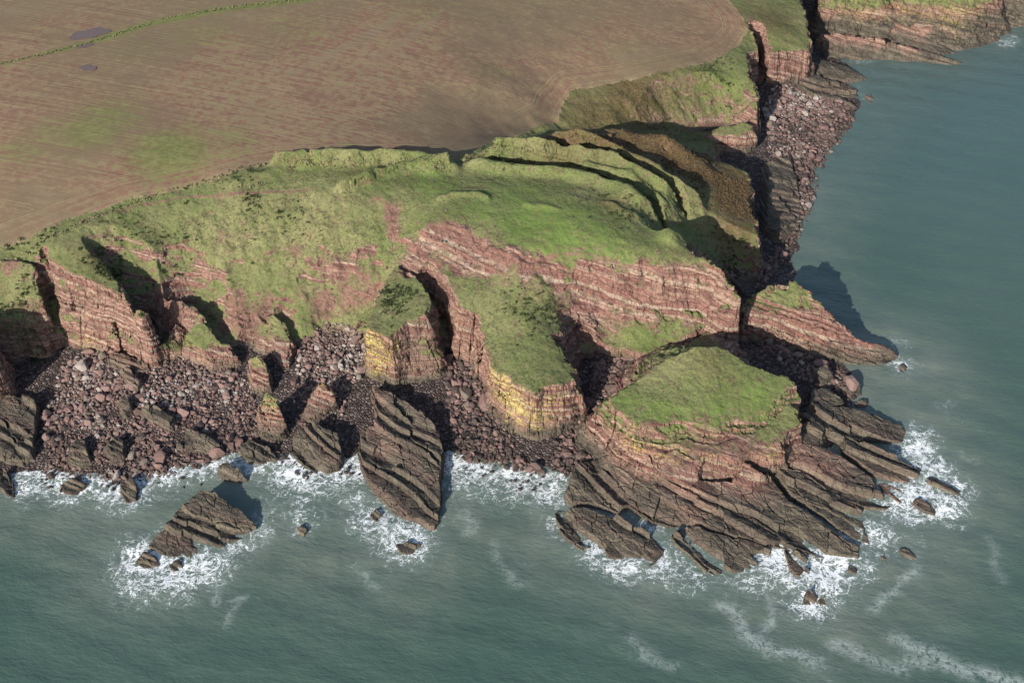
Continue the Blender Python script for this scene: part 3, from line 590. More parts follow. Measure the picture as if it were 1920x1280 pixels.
sown = np.maximum(0.7 * np.exp(-(segdist(pxa([(-60, 136, 46.5), (0, 121, 46.5), (150, 88, 46.5), (286, 46, 46.5), (400, 25, 46), (560, 3, 46), (760, -35, 46)]), V[:, 0], V[:, 1]) / 3.0) ** 2), 0) + blobs(V, [(170, 250, 44.5, 22, .75), (320, 290, 43, 26, .85), (200, 230, 44, 26, .7), (560, 60, 45, 40, .5), (380, 70, 46, 30, .55), (1150, 60, 34, 50, .4), (930, 130, 38, 30, .45), (40, 280, 44, 20, .6), (430, 270, 43, 22, .6), (100, 250, 45, 20, .6), (260, 95, 46, 26, .5), (450, 100, 45, 30, .35), (780, 20, 44, 40, .5), (700, 60, 43, 30, .35), (960, 110, 39, 30, .4), (880, 150, 40, 25, .35), (650, 270, 41.5, 18, .4), (800, 270, 39, 16, .35), (330, 60, 46, 20, .4), (520, 290, 42, 12, .35), (250, 330, 42, 16, .35), (1330, 40, 31, 22, .3)])
edge2 = edge
f_ = sub(V, Fa[isf], edge2, sown)
tag(mesh('ploughed_field', f_[0], f_[1], M_FIELD, {'edge': f_[2], 'sown': f_[3]}), kind='structure')
f_ = sub(V, Fa[isb])
tag(mesh('shingle_beach', f_[0], f_[1], M_BEACH), kind='structure')
f_ = sub(V, Fa[~isf & ~isb], att['cover'], att['cover2'])
tag(mesh('headland', f_[0], f_[1], M_LAND, {'cover': f_[2], 'cover2': f_[3]}), kind='structure')

# ------------------------------------------------------------------ separate rocks, stacks and slabs
SOLIDS = []                                 # their height functions, for the surf
def rock_h(fs, big=2.2, small=.8, amt=.9, crack=.7, dipped=True, steep=False):
    base = maxof(fs)
    def f(x, y):
        z = base(x, y)
        a = QY * x - QX * y + .5 * vnoise(x / 4, y / 4, 38); b = QX * x + QY * y + .5 * vnoise(x / 4, y / 4, 39)
        _, _, cid = worley(a / 17, b / 9, 36); _, _, cid2 = worley(a / 6, b / 3.4, 37)
        zz = terrace(x, y, z, big, amt, .75 * cid); zz = terrace(x, y, zz, small, .45, .6 * cid2)
        if not steep: zz = zz + (1.1 * (cid - .5) + .3 * (cid2 - .5)) * np.clip(z * .4, 0, 1)
        if steep:
            e = 1.0; sl = np.hypot(base(x + e, y) - z, base(x, y + e) - z) / e
            k = sstep(.4, .95, sl)
        else: k = 1.0
        z = z + (zz - z) * k
        z = z - k * crack * cracks(x, y, 7.5, 3.4, 41) * np.clip(z * .5, 0, 1) + .22 * fbm(x / 2, y / 2, 65, 3) + .25 * fbm(x / 5, y / 5, 66, 3)
        return z
    return f, base
def rock_object(name, fs, label, cat, L=.55, group=None, turf=(90, 99), tide=6.5, floor=None, split=False, kind=None, reach=10, more=0.0, **kw):
    f, base = rock_h(fs, **kw); steep_ = kw.get('steep', False)
    x0 = min(m.bb[0] for m in fs) - reach; x1 = max(m.bb[1] for m in fs) + reach; y0 = min(m.bb[2] for m in fs) - reach; y1 = max(m.bb[3] for m in fs) + reach
    gr = lambda x, y: np.maximum(land_h(x, y), -1.5)
    def keep(x, y): return base(x, y) > -4.0
    sc_ = math.sqrt(x0 * x0 + y0 * y0 + 9e4) / 470
    V, Fa = tess(x0, x1, y0, y1, 3.0 if x1 - x0 > 14 else 1.5, f, lambda x, y, z: np.where(z < -1, 2.0, L * sc_), keep, iters=6, cap=260000)
    g = gr(V[:, 0], V[:, 1])
    ok = (V[:, 2] > g - 1.6)
    Fa = Fa[ok[Fa].any(1)]
    if steep_: V = fracture(V, Fa, .8)
    N = vnormals(V, Fa)
    at, gm = cover(V, broad(N, Fa, 3), tide, turf, .12 + more)
    c = np.array([(x0 + x1) / 2, (y0 + y1) / 2, max(0.0, float(np.median(g[ok])) if ok.any() else 0)])
    SOLIDS.append((base, (x0, x1, y0, y1)))
    if split:
        top = (gm[Fa].mean(1) > .5)
        root = empty(name, c)
        for nm, msk in (('turf_cap', top), ('rock_face', ~top)):
            q = sub(V, Fa[msk], at['cover'], at['cover2'])
            mesh(nm, q[0], q[1], M_LAND, {'cover': q[2], 'cover2': q[3]}, origin=c, parent=root)
        tag(root, label, cat, group); return root
    q = sub(V, Fa, at['cover'], at['cover2'])
    o = mesh(name, q[0], q[1], M_LAND, {'cover': q[2], 'cover2': q[3]}, origin=c)
    return tag(o, label, cat, group, kind)

STACK_TOP = Mesa([(1141, 744, 20.0, 60), (1165, 727, 20.5, 60), (1192, 714, 20.7, 60), (1235, 680, 23.0, 48), (1262, 662, 24.5, 42), (1300, 650, 26.0, 38), (1340, 650, 25.5, 42), (1380, 668, 23.5, 60), (1430, 692, 21.5, 72), (1480, 705, 20.0, 78), (1496, 722, 19.0, 78), (1470, 745, 17.5, 60), (1440, 765, 16.5, 45), (1400, 785, 16.0, 42), (1345, 800, 16.0, 42), (1290, 792, 17.3, 42), (1230, 797, 18.0, 45), (1180, 790, 18.5, 55), (1150, 770, 19.0, 65)],
                [(1310, 670, 24.5), (1260, 700, 22.5), (1320, 730, 20.5), (1400, 720, 20.5), (1250, 760, 19.7), (1350, 770, 18.0)], warp=.7)
STACK_LOW = Mesa([(1138, 772, 15.2, 82), (1158, 810, 14.6, 82), (1190, 828, 13.9, 82), (1230, 832, 13.6, 82), (1280, 836, 13.3, 80), (1317, 846, 12.7, 80), (1380, 858, 11.4, 80), (1412, 846, 11.8, 80), (1440, 856, 10.8, 80), (1470, 846, 11.1, 82), (1468, 826, 12.1, 80), (1505, 797, 12.4, 80), (1490, 766, 14.2, 80), (1470, 750, 15.5, 78), (1400, 740, 15.5, 70), (1250, 740, 15.5, 70)], warp=.7)
SB1 = Mesa([(1233, 857, 11.1, 76), (1270, 836, 12.7, 70), (1317, 850, 11.8, 75), (1313, 876, 9.2, 78), (1301, 912, 6.0, 70), (1233, 884, 8.3, 76)], warp=.35)
SB2 = Mesa([(1397, 862, 10.5, 70), (1437, 886, 8.3, 72), (1400, 918, 4.5, 65), (1372, 912, 5.5, 70), (1378, 892, 8.3, 70)], warp=.35)
NECK = Mesa([(1250, 668, 12, 40), (1300, 640, 14, 40), (1320, 622, 13, 45), (1340, 618, 11, 50), (1380, 640, 12, 50), (1340, 680, 14, 45)], warp=.6)
rock_object('sea_stack', [STACK_TOP, STACK_LOW, SB1, SB2, NECK], 'large grass-topped sea stack of banded pink rock standing above the wave-cut slabs', 'sea stack', L=.62, turf=(11, 13.5), tide=7, split=True, steep=True, big=3.0, small=1.0, amt=.6, reach=28)
ISLE = Mesa([(1392, 574, 15, 80), (1410, 549, 18.5, 80), (1440, 534, 20.5, 75), (1490, 526, 20.5, 74), (1525, 550, 18.5, 74), (1548, 582, 14.5, 70), (1600, 625, 8, 65), (1680, 655, 2.5, 60), (1690, 665, 1.5, 60), (1650, 672, 2, 60), (1610, 667, 3, 55), (1560, 640, 7, 60), (1520, 614, 11, 62), (1480, 594, 13, 66), (1440, 588, 14, 70), (1400, 590, 14, 74)], [(1500, 585, 14.5), (1450, 562, 17), (1470, 541, 18.5)], warp=.7)
rock_object('rock_island', [ISLE], 'long pink rock islet with thin grass crest behind the stack, beyond a dark cleft', 'rock islet', L=.6, turf=(13, 15.5), tide=5, split=True, steep=True, big=2.6, reach=20)

PLAT = [Mesa([(1083, 863, 4, 70), (1110, 860, 4.5, 70), (1155, 900, 4.5, 70), (1180, 937, 3.6, 70), (1160, 948, 2.8, 70), (1107, 936, 2.6, 70), (1065, 940, 2, 70), (1057, 925, 2.2, 65), (1072, 900, 2.8, 65)], warp=.35),
        Mesa([(1042, 957, 2.4, 70), (1095, 947, 3.2, 70), (1140, 962, 3.3, 70), (1160, 964, 3.4, 70), (1212, 992, 3.2, 70), (1240, 1027, 1.6, 60), (1217, 1058, .8, 45), (1205, 1046, 1, 50), (1172, 1036, 1.4, 50), (1140, 1040, 1.1, 45), (1118, 1010, 1.5, 50), (1092, 1026, .9, 45), (1067, 1010, 1.3, 50), (1049, 990, 1.6, 55)], warp=.35),
        Mesa([(1125, 850, 5, 70), (1150, 872, 6, 70), (1232, 886, 7, 70), (1300, 893, 7, 70), (1380, 902, 6.5, 70), (1440, 884, 6.5, 70), (1456, 903, 5.4, 72), (1492, 940, 4.6, 74), (1532, 965, 4, 74), (1577, 998, 3, 74), (1614, 1020, 2.2, 70), (1608, 1043, 1, 50), (1530, 1033, 1.8, 60), (1475, 1018, 2.4, 65), (1425, 1008, 2.6, 70), (1350, 990, 3, 70), (1312, 975, 3.2, 72), (1292, 965, 3.4, 72), (1262, 975, 3, 72), (1225, 965, 3.2, 72), (1182, 938, 3.6, 72), (1152, 895, 4.6, 70)], [(1300, 930, 5.2), (1420, 960, 3.8), (1500, 990, 3)], warp=.35),
        Mesa([(1262, 997, 2.7, 70), (1288, 980, 3.0, 70), (1335, 995, 3.1, 70), (1400, 1006, 3, 70), (1446, 1018, 2.4, 70), (1445, 1040, 1.5, 60), (1412, 1062, .9, 45), (1352, 1074, .7, 45), (1318, 1068, .9, 45), (1300, 1048, 1.3, 50), (1267, 1017, 1.7, 60)], [(1350, 1030, 2.3)], warp=.35),
        Mesa([(1476, 1026, 2.2, 70), (1512, 1034, 2, 70), (1513, 1060, 1.6, 60), (1530, 1098, .6, 45), (1494, 1090, .7, 50), (1480, 1060, 1.4, 60)], warp=.3),
        Mesa([(1525, 722, 5.5, 72), (1550, 720, 5.4, 72), (1582, 745, 4.6, 72), (1555, 757, 4.8, 70), (1582, 757, 4.8, 72), (1642, 772, 3.8, 74), (1687, 790, 2.6, 70), (1702, 808, 1.4, 55), (1690, 822, 1.5, 60), (1640, 815, 2.8, 70), (1587, 818, 4, 72), (1540, 797, 5, 72), (1515, 768, 5.6, 70)], warp=.35),
        Mesa([(1585, 810, 5, 74), (1620, 825, 4.8, 74), (1660, 842, 4.2, 74), (1722, 876, 2.4, 70), (1719, 902, 1.2, 55), (1685, 892, 2, 66), (1637, 880, 3, 70), (1613, 857, 3.6, 70), (1585, 832, 4.4, 70)], warp=.35),
        Mesa([(1470, 822, 7.5, 72), (1535, 825, 6.2, 72), (1585, 850, 5, 74), (1632, 890, 3.6, 74), (1645, 912, 2.8, 72), (1668, 940, 1.2, 55), (1660, 952, .9, 50), (1625, 948, 1.8, 64), (1585, 930, 3, 70), (1507, 874, 4.8, 70), (1470, 850, 6.8, 70)], warp=.35),
        Mesa([(1458, 872, 5.6, 72), (1507, 877, 4.6, 72), (1585, 934, 3, 72), (1618, 952, 2.2, 70), (1622, 985, 1.4, 60), (1632, 1015, .8, 50), (1612, 1010, 1.2, 60), (1578, 985, 2.2, 72), (1532, 950, 3.2, 72), (1488, 918, 4.2, 72)], warp=.35),
        Mesa([(1480, 770, 7, 60), (1516, 770, 6.5, 60), (1545, 800, 5.6, 60), (1540, 826, 5.6, 60), (1470, 830, 8, 60)], warp=.35),
        Mesa([(1655, 900, 1.6, 50), (1690, 912, 1.6, 50), (1706, 936, .9, 45), (1685, 936, 1, 45), (1660, 920, 1.2, 45)], warp=.25)]
rock_object('rock_platform', PLAT, None, None, L=.5, tide=9, kind='structure', big=3.6, small=.8, amt=.9, crack=.9)
SLABS = [
    ([(698, 724, 7.5, 74), (735, 735, 8, 74), (770, 757, 8, 76), (806, 785, 7, 78), (823, 803, 6.2, 80), (826, 845, 5.6, 80), (825, 890, 4.4, 80), (825, 935, 3.2, 80), (824, 968, 2.2, 72), (812, 988, 1.3, 60), (787, 990, 1.1, 55), (752, 983, 1.1, 55), (736, 968, 1.2, 55), (732, 955, 1.4, 60), (703, 930, 1.3, 60), (682, 876, 2.6, 70), (673, 840, 3.6, 72), (675, 801, 5.4, 76), (704, 792, 5.6, 78), (714, 768, 6.6, 76)], 'biggest dark tilted rock slab, running from the foot of the yellow-stained block down into the surf'),
    ([(550, 822, 4.2, 72), (562, 803, 5.2, 72), (586, 791, 6.5, 74), (632, 806, 6.8, 80), (636, 850, 5.4, 80), (630, 872, 2.6, 70), (602, 888, 1.0, 50), (572, 873, 1.2, 55), (550, 846, 2.4, 66)], 'dark ribbed wedge of rock with a pale foot, just left of the biggest slab'),
    ([(279, 1014, 2.6, 66), (330, 955, 5, 74), (374, 911, 7, 78), (402, 917, 6.6, 78), (455, 952, 4.8, 78), (477, 983, 2, 66), (466, 992, 1.2, 50), (420, 1018, 1, 45), (376, 1046, .8, 45), (346, 1039, 1, 50), (318, 1033, 1.4, 55)], 'large triangular brown rock slab standing alone in the sea off the left cove'),
    ([(409, 872, 3.8, 76), (425, 864, 4.2, 76), (446, 877, 3.8, 78), (458, 892, 2.2, 72), (446, 899, 1.4, 60), (420, 891, 2, 66)], 'small flat-topped rock in the surf between the left cove and the lone sea slab'),
    ([(-90, 735, 8, 74), (0, 732, 9, 76), (42, 736, 9, 78), (66, 746, 8.2, 80), (63, 800, 6, 78), (59, 848, 3.6, 70), (40, 860, 2.8, 62), (0, 857, 2.8, 62), (-90, 850, 3, 62)], 'steep ribbed rock slab at the left edge of the photo beside the boulder cove'),
    ([(-60, 872, 3, 70), (8, 876, 3, 74), (19, 900, 2.4, 72), (23, 928, 1.0, 50), (-60, 936, .8, 45)], 'dark wet rock in the lower left, below the ribbed slab, washed by surf'),
    ([(203, 660, 10.2, 66), (228, 657, 10.9, 70), (272, 676, 9.1, 70), (262, 684, 8.1, 60), (230, 676, 8.7, 60)], 'thin pink wedge of rock lying at the foot of the tall banded cliff'),
    ([(226, 690, 8.5, 70), (238, 686, 8.9, 72), (262, 712, 7.3, 74), (256, 722, 6.7, 66), (240, 712, 7.1, 66)], 'narrow upright grey slab among boulders in the upper left cove'),
    ([(222, 748, 6.7, 70), (236, 738, 7.3, 74), (244, 760, 6.1, 74), (232, 772, 5.5, 66)], 'pale broken slab in the middle of the left boulder cove'),
    ([(130, 838, 4.9, 70), (140, 822, 5.3, 72), (158, 826, 5.1, 76), (166, 856, 3.7, 70), (148, 864, 3.1, 60), (132, 858, 3.3, 60)], 'squat grey rock at the waterside in the left cove'),
    ([(200, 830, 5.3, 70), (216, 812, 5.7, 74), (230, 822, 5.3, 74), (226, 846, 4.1, 70), (210, 856, 3.5, 62)], 'dark rounded outcrop near the water in the left cove, right of the squat grey rock'),
    ([(330, 830, 4.3, 66), (350, 800, 5.1, 66), (382, 810, 4.9, 66), (410, 826, 4.3, 66), (398, 834, 3.7, 60), (360, 826, 4.1, 60)], 'low ribbed ledge of parallel beds at the right of the left cove'),
    ([(270, 760, 6.7, 60), (290, 756, 6.9, 66), (322, 778, 6.1, 66), (316, 790, 5.7, 60), (282, 772, 6.1, 60)], 'low ledge of parallel beds higher up the left cove'),
    ([(450, 832, 3.7, 66), (470, 822, 4.1, 70), (500, 834, 3.9, 70), (514, 852, 2.7, 60), (470, 860, 2.1, 50)], 'low brown ledge with diagonal ribs between the surf and the tall thin pillar'),
    ([(230, 896, 2.2, 74), (246, 892, 2.6, 76), (256, 912, 2.0, 76), (254, 936, .8, 60), (236, 940, .8, 55), (226, 918, 1.4, 66)], 'dark upright rock in foaming water below the left cove'),
    ([(112, 905, 1.8, 70), (134, 894, 2.2, 72), (160, 906, 1.4, 66), (146, 922, .8, 50), (120, 920, .9, 50)], 'low brown rock in the foam at the lower left'),
    ([(256, 1045, 2, 70), (270, 1030, 2.4, 72), (292, 1040, 1.6, 70), (296, 1056, .8, 55), (270, 1062, .6, 50)], 'dark rock in white water at the left foot of the lone sea slab'),
    ([(318, 1056, 1.2, 66), (332, 1044, 2, 70), (340, 1062, .7, 55), (326, 1068, .5, 50)], 'small pointed rock in white water below the lone sea slab'),
    ([(556, 990, 1, 60), (566, 980, 1.6, 66), (576, 988, 1.2, 60), (568, 1006, .5, 50)], 'small black rock alone in the sea between the two big slabs'),
    ([(694, 962, 1, 60), (706, 950, 1.6, 66), (716, 960, 1.2, 60), (704, 978, .5, 50)], 'small rock close to the left foot of the biggest slab'),
    ([(742, 1018, 1.2, 66), (762, 1012, 1.7, 66), (788, 1016, 1.2, 66), (772, 1034, .6, 50), (752, 1036, .5, 50)], 'small square rock in the sea just below the biggest slab'),
    ([(1738, 898, 1.4, 60), (1750, 892, 1.6, 60), (1796, 918, 1, 55), (1800, 930, .5, 45), (1768, 938, .6, 45), (1744, 916, .9, 50)], 'largest dark reef rock in the foam off the right end of the platform'),
    ([(1712, 940, 1.2, 55), (1722, 930, 1.5, 60), (1752, 950, 1, 55), (1752, 962, .5, 45), (1730, 956, .7, 45)], 'long narrow reef rock in foam below the largest reef rock'),
    ([(1604, 1066, .9, 50), (1594, 1060, 1.2, 55), (1590, 1072, .6, 45), (1606, 1078, .4, 45)], 'low brown rock in the surf off the lower right corner of the platform'),
    ([(1646, 1044, .8, 50), (1658, 1040, 1.1, 55), (1670, 1056, .5, 45), (1654, 1056, .5, 45)], 'small oval rock in open water at the lower right'),
    ([(1686, 1030, .8, 50), (1704, 1026, 1.1, 55), (1716, 1046, .5, 45), (1700, 1050, .4, 45)], 'dark half-drowned rock farthest out at the lower right'),
    ([(1510, 1112, 1.2, 66), (1520, 1104, 1.8, 70), (1532, 1116, 1.1, 66), (1526, 1132, .5, 50), (1510, 1130, .5, 50)], 'black rock wearing a cap of foam at the tip of the platform finger'),
    ([(1536, 1124, .9, 60), (1544, 1118, 1.2, 60), (1548, 1130, .5, 50), (1538, 1132, .5, 50)], 'tiny black rock beside the foam-capped rock'),
    ([(1686, 684, .9, 60), (1694, 678, 1.4, 60), (1700, 688, .7, 50), (1692, 694, .5, 50)], 'small rock in a ring of foam at the seaward tip of the pink islet'),
    ([(1524, 690, 4.7, 66), (1548, 684, 5.1, 70), (1560, 700, 4.3, 66), (1540, 712, 4.1, 60)], 'grey block among boulders between the stack and the pink islet'),
    ([(1580, 722, 2.2, 66), (1612, 720, 2.4, 70), (1614, 734, 1.4, 60), (1596, 738, 1.2, 60)], 'pale pink block at the water edge below the pink islet'),
    ([(1606, 750, 1.6, 60), (1626, 748, 1.6, 60), (1624, 758, .8, 50), (1608, 758, .9, 50)], 'low pale rock by the water below the pale pink block'),
    ([(1500, 150, 7, 60), (1535, 138, 6, 66), (1560, 160, 4, 66), (1575, 178, 2.4, 60), (1605, 200, 1.4, 55), (1560, 192, 3, 55), (1520, 172, 5, 55)], 'flat pale slab running down to the sea at the top of the boulder beach'),
    ([(1535, 142, 5, 66), (1570, 146, 4, 70), (1608, 165, 2.4, 66), (1606, 179, 1.2, 55), (1570, 174, 2.6, 60)], 'flat brown tongue of rock in the water right of the flat pale slab'),
    ([(1520, 118, 7, 66), (1545, 108, 6, 66), (1590, 120, 3.4, 66), (1625, 146, 1.2, 55), (1600, 148, 2, 55), (1540, 138, 5.5, 60)], 'broken ledge at the foot of the farther red cliff'),
    ([(1622, 180, .8, 50), (1632, 176, 1.2, 55), (1640, 186, .5, 45), (1630, 192, .4, 45)], 'small dark rock in the sea off the flat brown tongue'),
    ([(1440, 300, 5, 45), (1478, 290, 4, 50), (1492, 330, 3, 55), (1500, 380, 2.2, 60), (1498, 420, 1.6, 55), (1462, 440, 3.4, 45), (1440, 420, 5, 40)], 'long grey slab half in shadow at the foot of the bracken cliff')]
for lip, lab in SLABS:
    w_ = max(p[0] for p in lip) - min(p[0] for p in lip)
    rock_object('rock_slab' if w_ > 60 else 'sea_rock' if ('sea' in lab or 'foam' in lab or 'surf' in lab or 'water' in lab) else 'rock_ledge', [Mesa(lip, warp=.35 if w_ > 60 else .22)], lab, 'rock', L=.5 if w_ > 40 else .42, tide=10, big=3.0 if w_ > 60 else 1.3, small=.6, amt=.9, crack=.9 if w_ > 60 else .5, reach=6)
PILLARS = [
    ([(485, 755, 12.5, 80), (500, 737, 14, 80), (517, 746, 13.5, 80), (526, 766, 10, 78), (536, 790, 6.5, 76), (532, 808, 4, 70), (517, 822, 2.5, 66), (497, 808, 4.5, 72), (486, 780, 9, 78)], 'tall thin rock pillar with yellow lichen on top, at the right of the left cove'),
    ([(594, 722, 9.5, 76), (605, 714, 10.2, 78), (620, 724, 9.6, 80), (628, 744, 7.4, 78), (618, 756, 6, 74), (600, 774, 4.6, 70), (576, 782, 4, 66), (570, 770, 4.6, 66), (581, 746, 7, 70)], 'ribbed rock hump with a small tuft of grass, above the wedge with the pale foot'),
    ([(467, 668, 12, 76), (482, 665, 12.6, 78), (495, 677, 12, 80), (501, 696, 9.6, 80), (504, 720, 6.4, 76), (490, 730, 5, 70), (474, 712, 6.8, 72)], 'pink pillar with a yellow cap just above the tall thin pillar'),
    ([(497, 592, 13.5, 70), (511, 586, 14.5, 72), (530, 602, 12.5, 76), (548, 640, 9.6, 76), (541, 682, 6, 74), (531, 688, 5.4, 70), (521, 660, 8, 70), (508, 622, 10.6, 68)], 'narrow grassy fin of rock running down to the boulders from the grass slope'),
    ([(350, 610, 14.5, 74), (357, 595, 15.5, 74), (375, 594, 15.8, 74), (392, 610, 14.6, 76), (413, 638, 12, 78), (430, 645, 10.6, 76), (446, 668, 7.6, 74), (398, 674, 8.5, 68), (376, 652, 11, 68), (343, 646, 10.6, 66)], 'stubby buttress with a bright green top, above the left cove')]
for lip, lab in PILLARS:
    rock_object('rock_pillar', [Mesa(lip, warp=.35)], lab, 'rock', L=.5, turf=(9.2, 10.5), tide=5.5, big=1.9, small=.7, steep=True, reach=10)
FAR = [Mesa([(1546, 20, 14, 72), (1556, -12, 22, 60), (1600, -30, 24, 48), (1655, -25, 23, 50), (1660, -40, 24, 60), (1720, -40, 25, 46), (1800, -30, 24, 44), (1850, -20, 20, 50), (1868, -18, 19, 66), (1880, -45, 22, 66), (1910, -40, 20, 50), (2000, -30, 18, 50), (2300, -60, 20, 50), (2300, -300, 30, 50), (1550, -300, 30, 60)], warp=1.2),
       Mesa([(1540, 60, 9, 60), (1590, 60, 10.5, 55), (1650, 70, 9.2, 60), (1700, 84, 6.5, 66), (1760, 100, 3.6, 66), (1802, 117, 1, 50), (1780, 119, .7, 45), (1690, 108, 1.6, 45), (1600, 98, 3, 45), (1550, 94, 4, 50)], warp=.6),
       Mesa([(1660, 45, 7, 60), (1680, 38, 9, 66), (1700, 45, 8, 66), (1740, 70, 5, 66), (1790, 95, 1.5, 55), (1770, 98, 1.5, 55), (1700, 76, 4, 55)], warp=.5),
       Mesa([(1720, 40, 10, 40), (1800, 45, 8, 40), (1868, 60, 3.4, 60), (1860, 80, 1, 50), (1800, 90, 1, 45), (1740, 68, 5, 45)], warp=.5)]
rock_object('far_headland', [FAR[0]], None, None, L=.95, tide=11, turf=(12, 16), more=.30, kind='structure', steep=True, big=2.6, reach=40)
rock_object('rock_shelf', FAR[1:], None, None, L=.8, tide=5.5, turf=(90, 99), kind='structure', big=3.6, small=.8, amt=.5, crack=1.2, reach=15)
print('rocks', time.time() - T0)

# ------------------------------------------------------------------ sea
def grid_obj(x0, x1, y0, y1, st):
    nx = int((x1 - x0) / st) + 1; ny = int((y1 - y0) / st) + 1
    gx, gy = np.meshgrid(np.linspace(x0, x1, nx), np.linspace(y0, y1, ny)); return gx, gy
sx, sy = grid_obj(-230, 400, 190, 900, 1.3)
X = sx.ravel(); Y = sy.ravel()
H = beach(X, Y) * 1.0
H = np.maximum(H, np.maximum(MAIN(X, Y), -20))
rocky = np.full(X.shape, -20.0)
for fbase, (a, b, c, d) in SOLIDS:
    m = (X > a - 2) & (X < b + 2) & (Y > c - 2) & (Y < d + 2)
    if m.any(): rocky[m] = np.maximum(rocky[m], fbase(X[m], Y[m]))
shp = sx.shape
def distance(mask):
    d = np.where(mask.reshape(shp), 0.0, 1e3)
    st = 1.3
    for k in range(34):
        e = d.copy()
        e[1:] = np.minimum(e[1:], d[:-1] + st); e[:-1] = np.minimum(e[:-1], d[1:] + st); e[:, 1:] = np.minimum(e[:, 1:], d[:, :-1] + st); e[:, :-1] = np.minimum(e[:, :-1], d[:, 1:] + st)
        q = st * 1.414
        e[1:, 1:] = np.minimum(e[1:, 1:], d[:-1, :-1] + q); e[:-1, :-1] = np.minimum(e[:-1, :-1], d[1:, 1:] + q); e[1:, :-1] = np.minimum(e[1:, :-1], d[:-1, 1:] + q); e[:-1, 1:] = np.minimum(e[:-1, 1:], d[1:, :-1] + q)
        d = e
    return d.ravel()
dl = distance((H > .1) | (rocky > .1))
SV = np.stack([X, Y, np.zeros_like(X)], 1)
STRONG = [(60, 900, 0, 10, .9), (140, 905, 0, 10, .95), (230, 910, 0, 12, .95), (310, 880, 0, 10, 1), (390, 862, 0, 10, 1), (480, 870, 0, 10, .9), (560, 880, 0, 12, 1.05), (600, 900, 0, 12, .85), (560, 930, 0, 14, .72), (660, 880, 0, 9, 1), (660, 940, 0, 8, .7), (700, 975, 0, 8, .9), (760, 1005, 0, 10, .95), (770, 1035, 0, 7, .8), (860, 870, 0, 9, .95), (900, 890, 0, 12, .9), (960, 900, 0, 12, .95), (1030, 910, 0, 10, .95), (870, 950, 0, 9, .5),
          (1040, 990, 0, 7, .6), (1115, 1030, 0, 7, .9), (1170, 1060, 0, 9, .85), (1240, 1060, 0, 9, .85), (1300, 1080, 0, 8, .7), (1400, 1080, 0, 9, .75), (1455, 1050, 0, 6, 1.2), (1480, 1085, 0, 8, .85), (1560, 1055, 0, 8, 1.15), (1545, 1080, 0, 10, 1.0), (1520, 1130, 0, 8, .95), (1600, 1060, 0, 8, .8), (1640, 1000, 0, 8, .85), (1690, 950, 0, 9, .9), (1720, 925, 0, 8, 1.05), (1765, 945, 0, 9, .95), (1790, 915, 0, 7, .9),
          (1720, 840, 0, 8, 1.0), (1740, 865, 0, 8, 1.0), (1725, 815, 0, 7, .8), (1755, 890, 0, 8, .8), (1680, 1000, 0, 12, .5), (1690, 685, 0, 5, .95), (1680, 640, 0, 6, .6), (1610, 110, 0, 8, .6), (1630, 185, 0, 4, .6), (1885, 80, 0, 7, .75), (1900, 70, 0, 6, .6), (270, 1050, 0, 9, 1.1), (300, 1040, 0, 6, 1.25), (330, 1075, 0, 11, 1.0), (385, 1065, 0, 9, .95), (440, 1020, 0, 8, .8), (270, 1090, 0, 11, .85), (240, 1030, 0, 8, .7), (370, 1010, 0, 6, .6), (480, 1000, 0, 6, .7), (500, 980, 0, 8, .5), (410, 1080, 0, 7, .5), (1205, 985, 0, 3, .9), (1230, 990, 0, 3, .9), (565, 990, 0, 5, .7),
          (1700, 1035, 0, 5, .5), (1600, 170, 0, 7, .5), (1230, 1040, 0, 4, .9)]
amt = blobs(SV, [(u, v, z, q * 1.35, a) for u, v, z, q, a in STRONG])
nz = .5 + .5 * fbm(X / 16, Y / 16, 95, 4)
foam = np.maximum(sstep(7, 0, dl) * (.12 + .42 * sstep(640, 380, Y)) * (.45 + .9 * nz), amt * (.72 + .28 * sstep(22, 2, dl)))
lee = blobs(SV, [(1540, 470, 0, 26, 1), (1580, 560, 0, 20, 1), (430, 930, 0, 9, .8), (1640, 760, 0, 10, .7), (1560, 350, 0, 26, .8)])
trail = sstep(60, 12, dl) * sstep(.15, .6, fbm(X / 22, Y / 14, 102, 4)) * sstep(480, 330, Y)
foam = np.maximum(foam, .42 * trail) * (1 - .75 * lee)
SLICK = [([(1360, 1135), (1385, 1150), (1395, 1185), (1430, 1205), (1460, 1222), (1500, 1228), (1530, 1245)], 0, 2.2, 1.0), ([(1440, 1120), (1445, 1160), (1435, 1190)], 0, 1.0, .8), ([(1560, 1210), (1600, 1220), (1640, 1240), (1690, 1258), (1700, 1235), (1740, 1245)], 0, 2.0, .8), ([(1690, 1200), (1740, 1222), (1780, 1245), (1830, 1262), (1900, 1275), (1960, 1290)], 0, 2.6, 1.0),
         ([(1715, 1070), (1700, 1090), (1660, 1120), (1640, 1140)], 0, 2.0, .8), ([(930, 1020), (935, 1050), (960, 1075), (975, 1090)], 0, 1.4, .5), ([(1180, 1200), (1210, 1225), (1260, 1250)], 0, 1.8, .6), ([(490, 960), (495, 990), (505, 1010)], 0, 1.6, .8), ([(405, 1105), (410, 1130)], 0, 1.4, .8), ([(440, 1125), (470, 1118), (435, 1150), (430, 1170)], 0, 1.0, .6), ([(690, 1070), (710, 1095)], 0, 1.3, .5), ([(1800, 850), (1840, 870)], 0, 1.4, .5), ([(870, 960), (890, 980), (870, 1000)], 0, 1.5, .6), ([(1850, 1010), (1870, 1050), (1880, 1090)], 0, 1.6, .4)]
wob = np.stack([X + 2.2 * fbm(X / 7, Y / 7, 96, 3), Y + 2.2 * fbm(X / 7, Y / 7, 97, 3), X * 0], 1)
slick = lines(wob, SLICK)
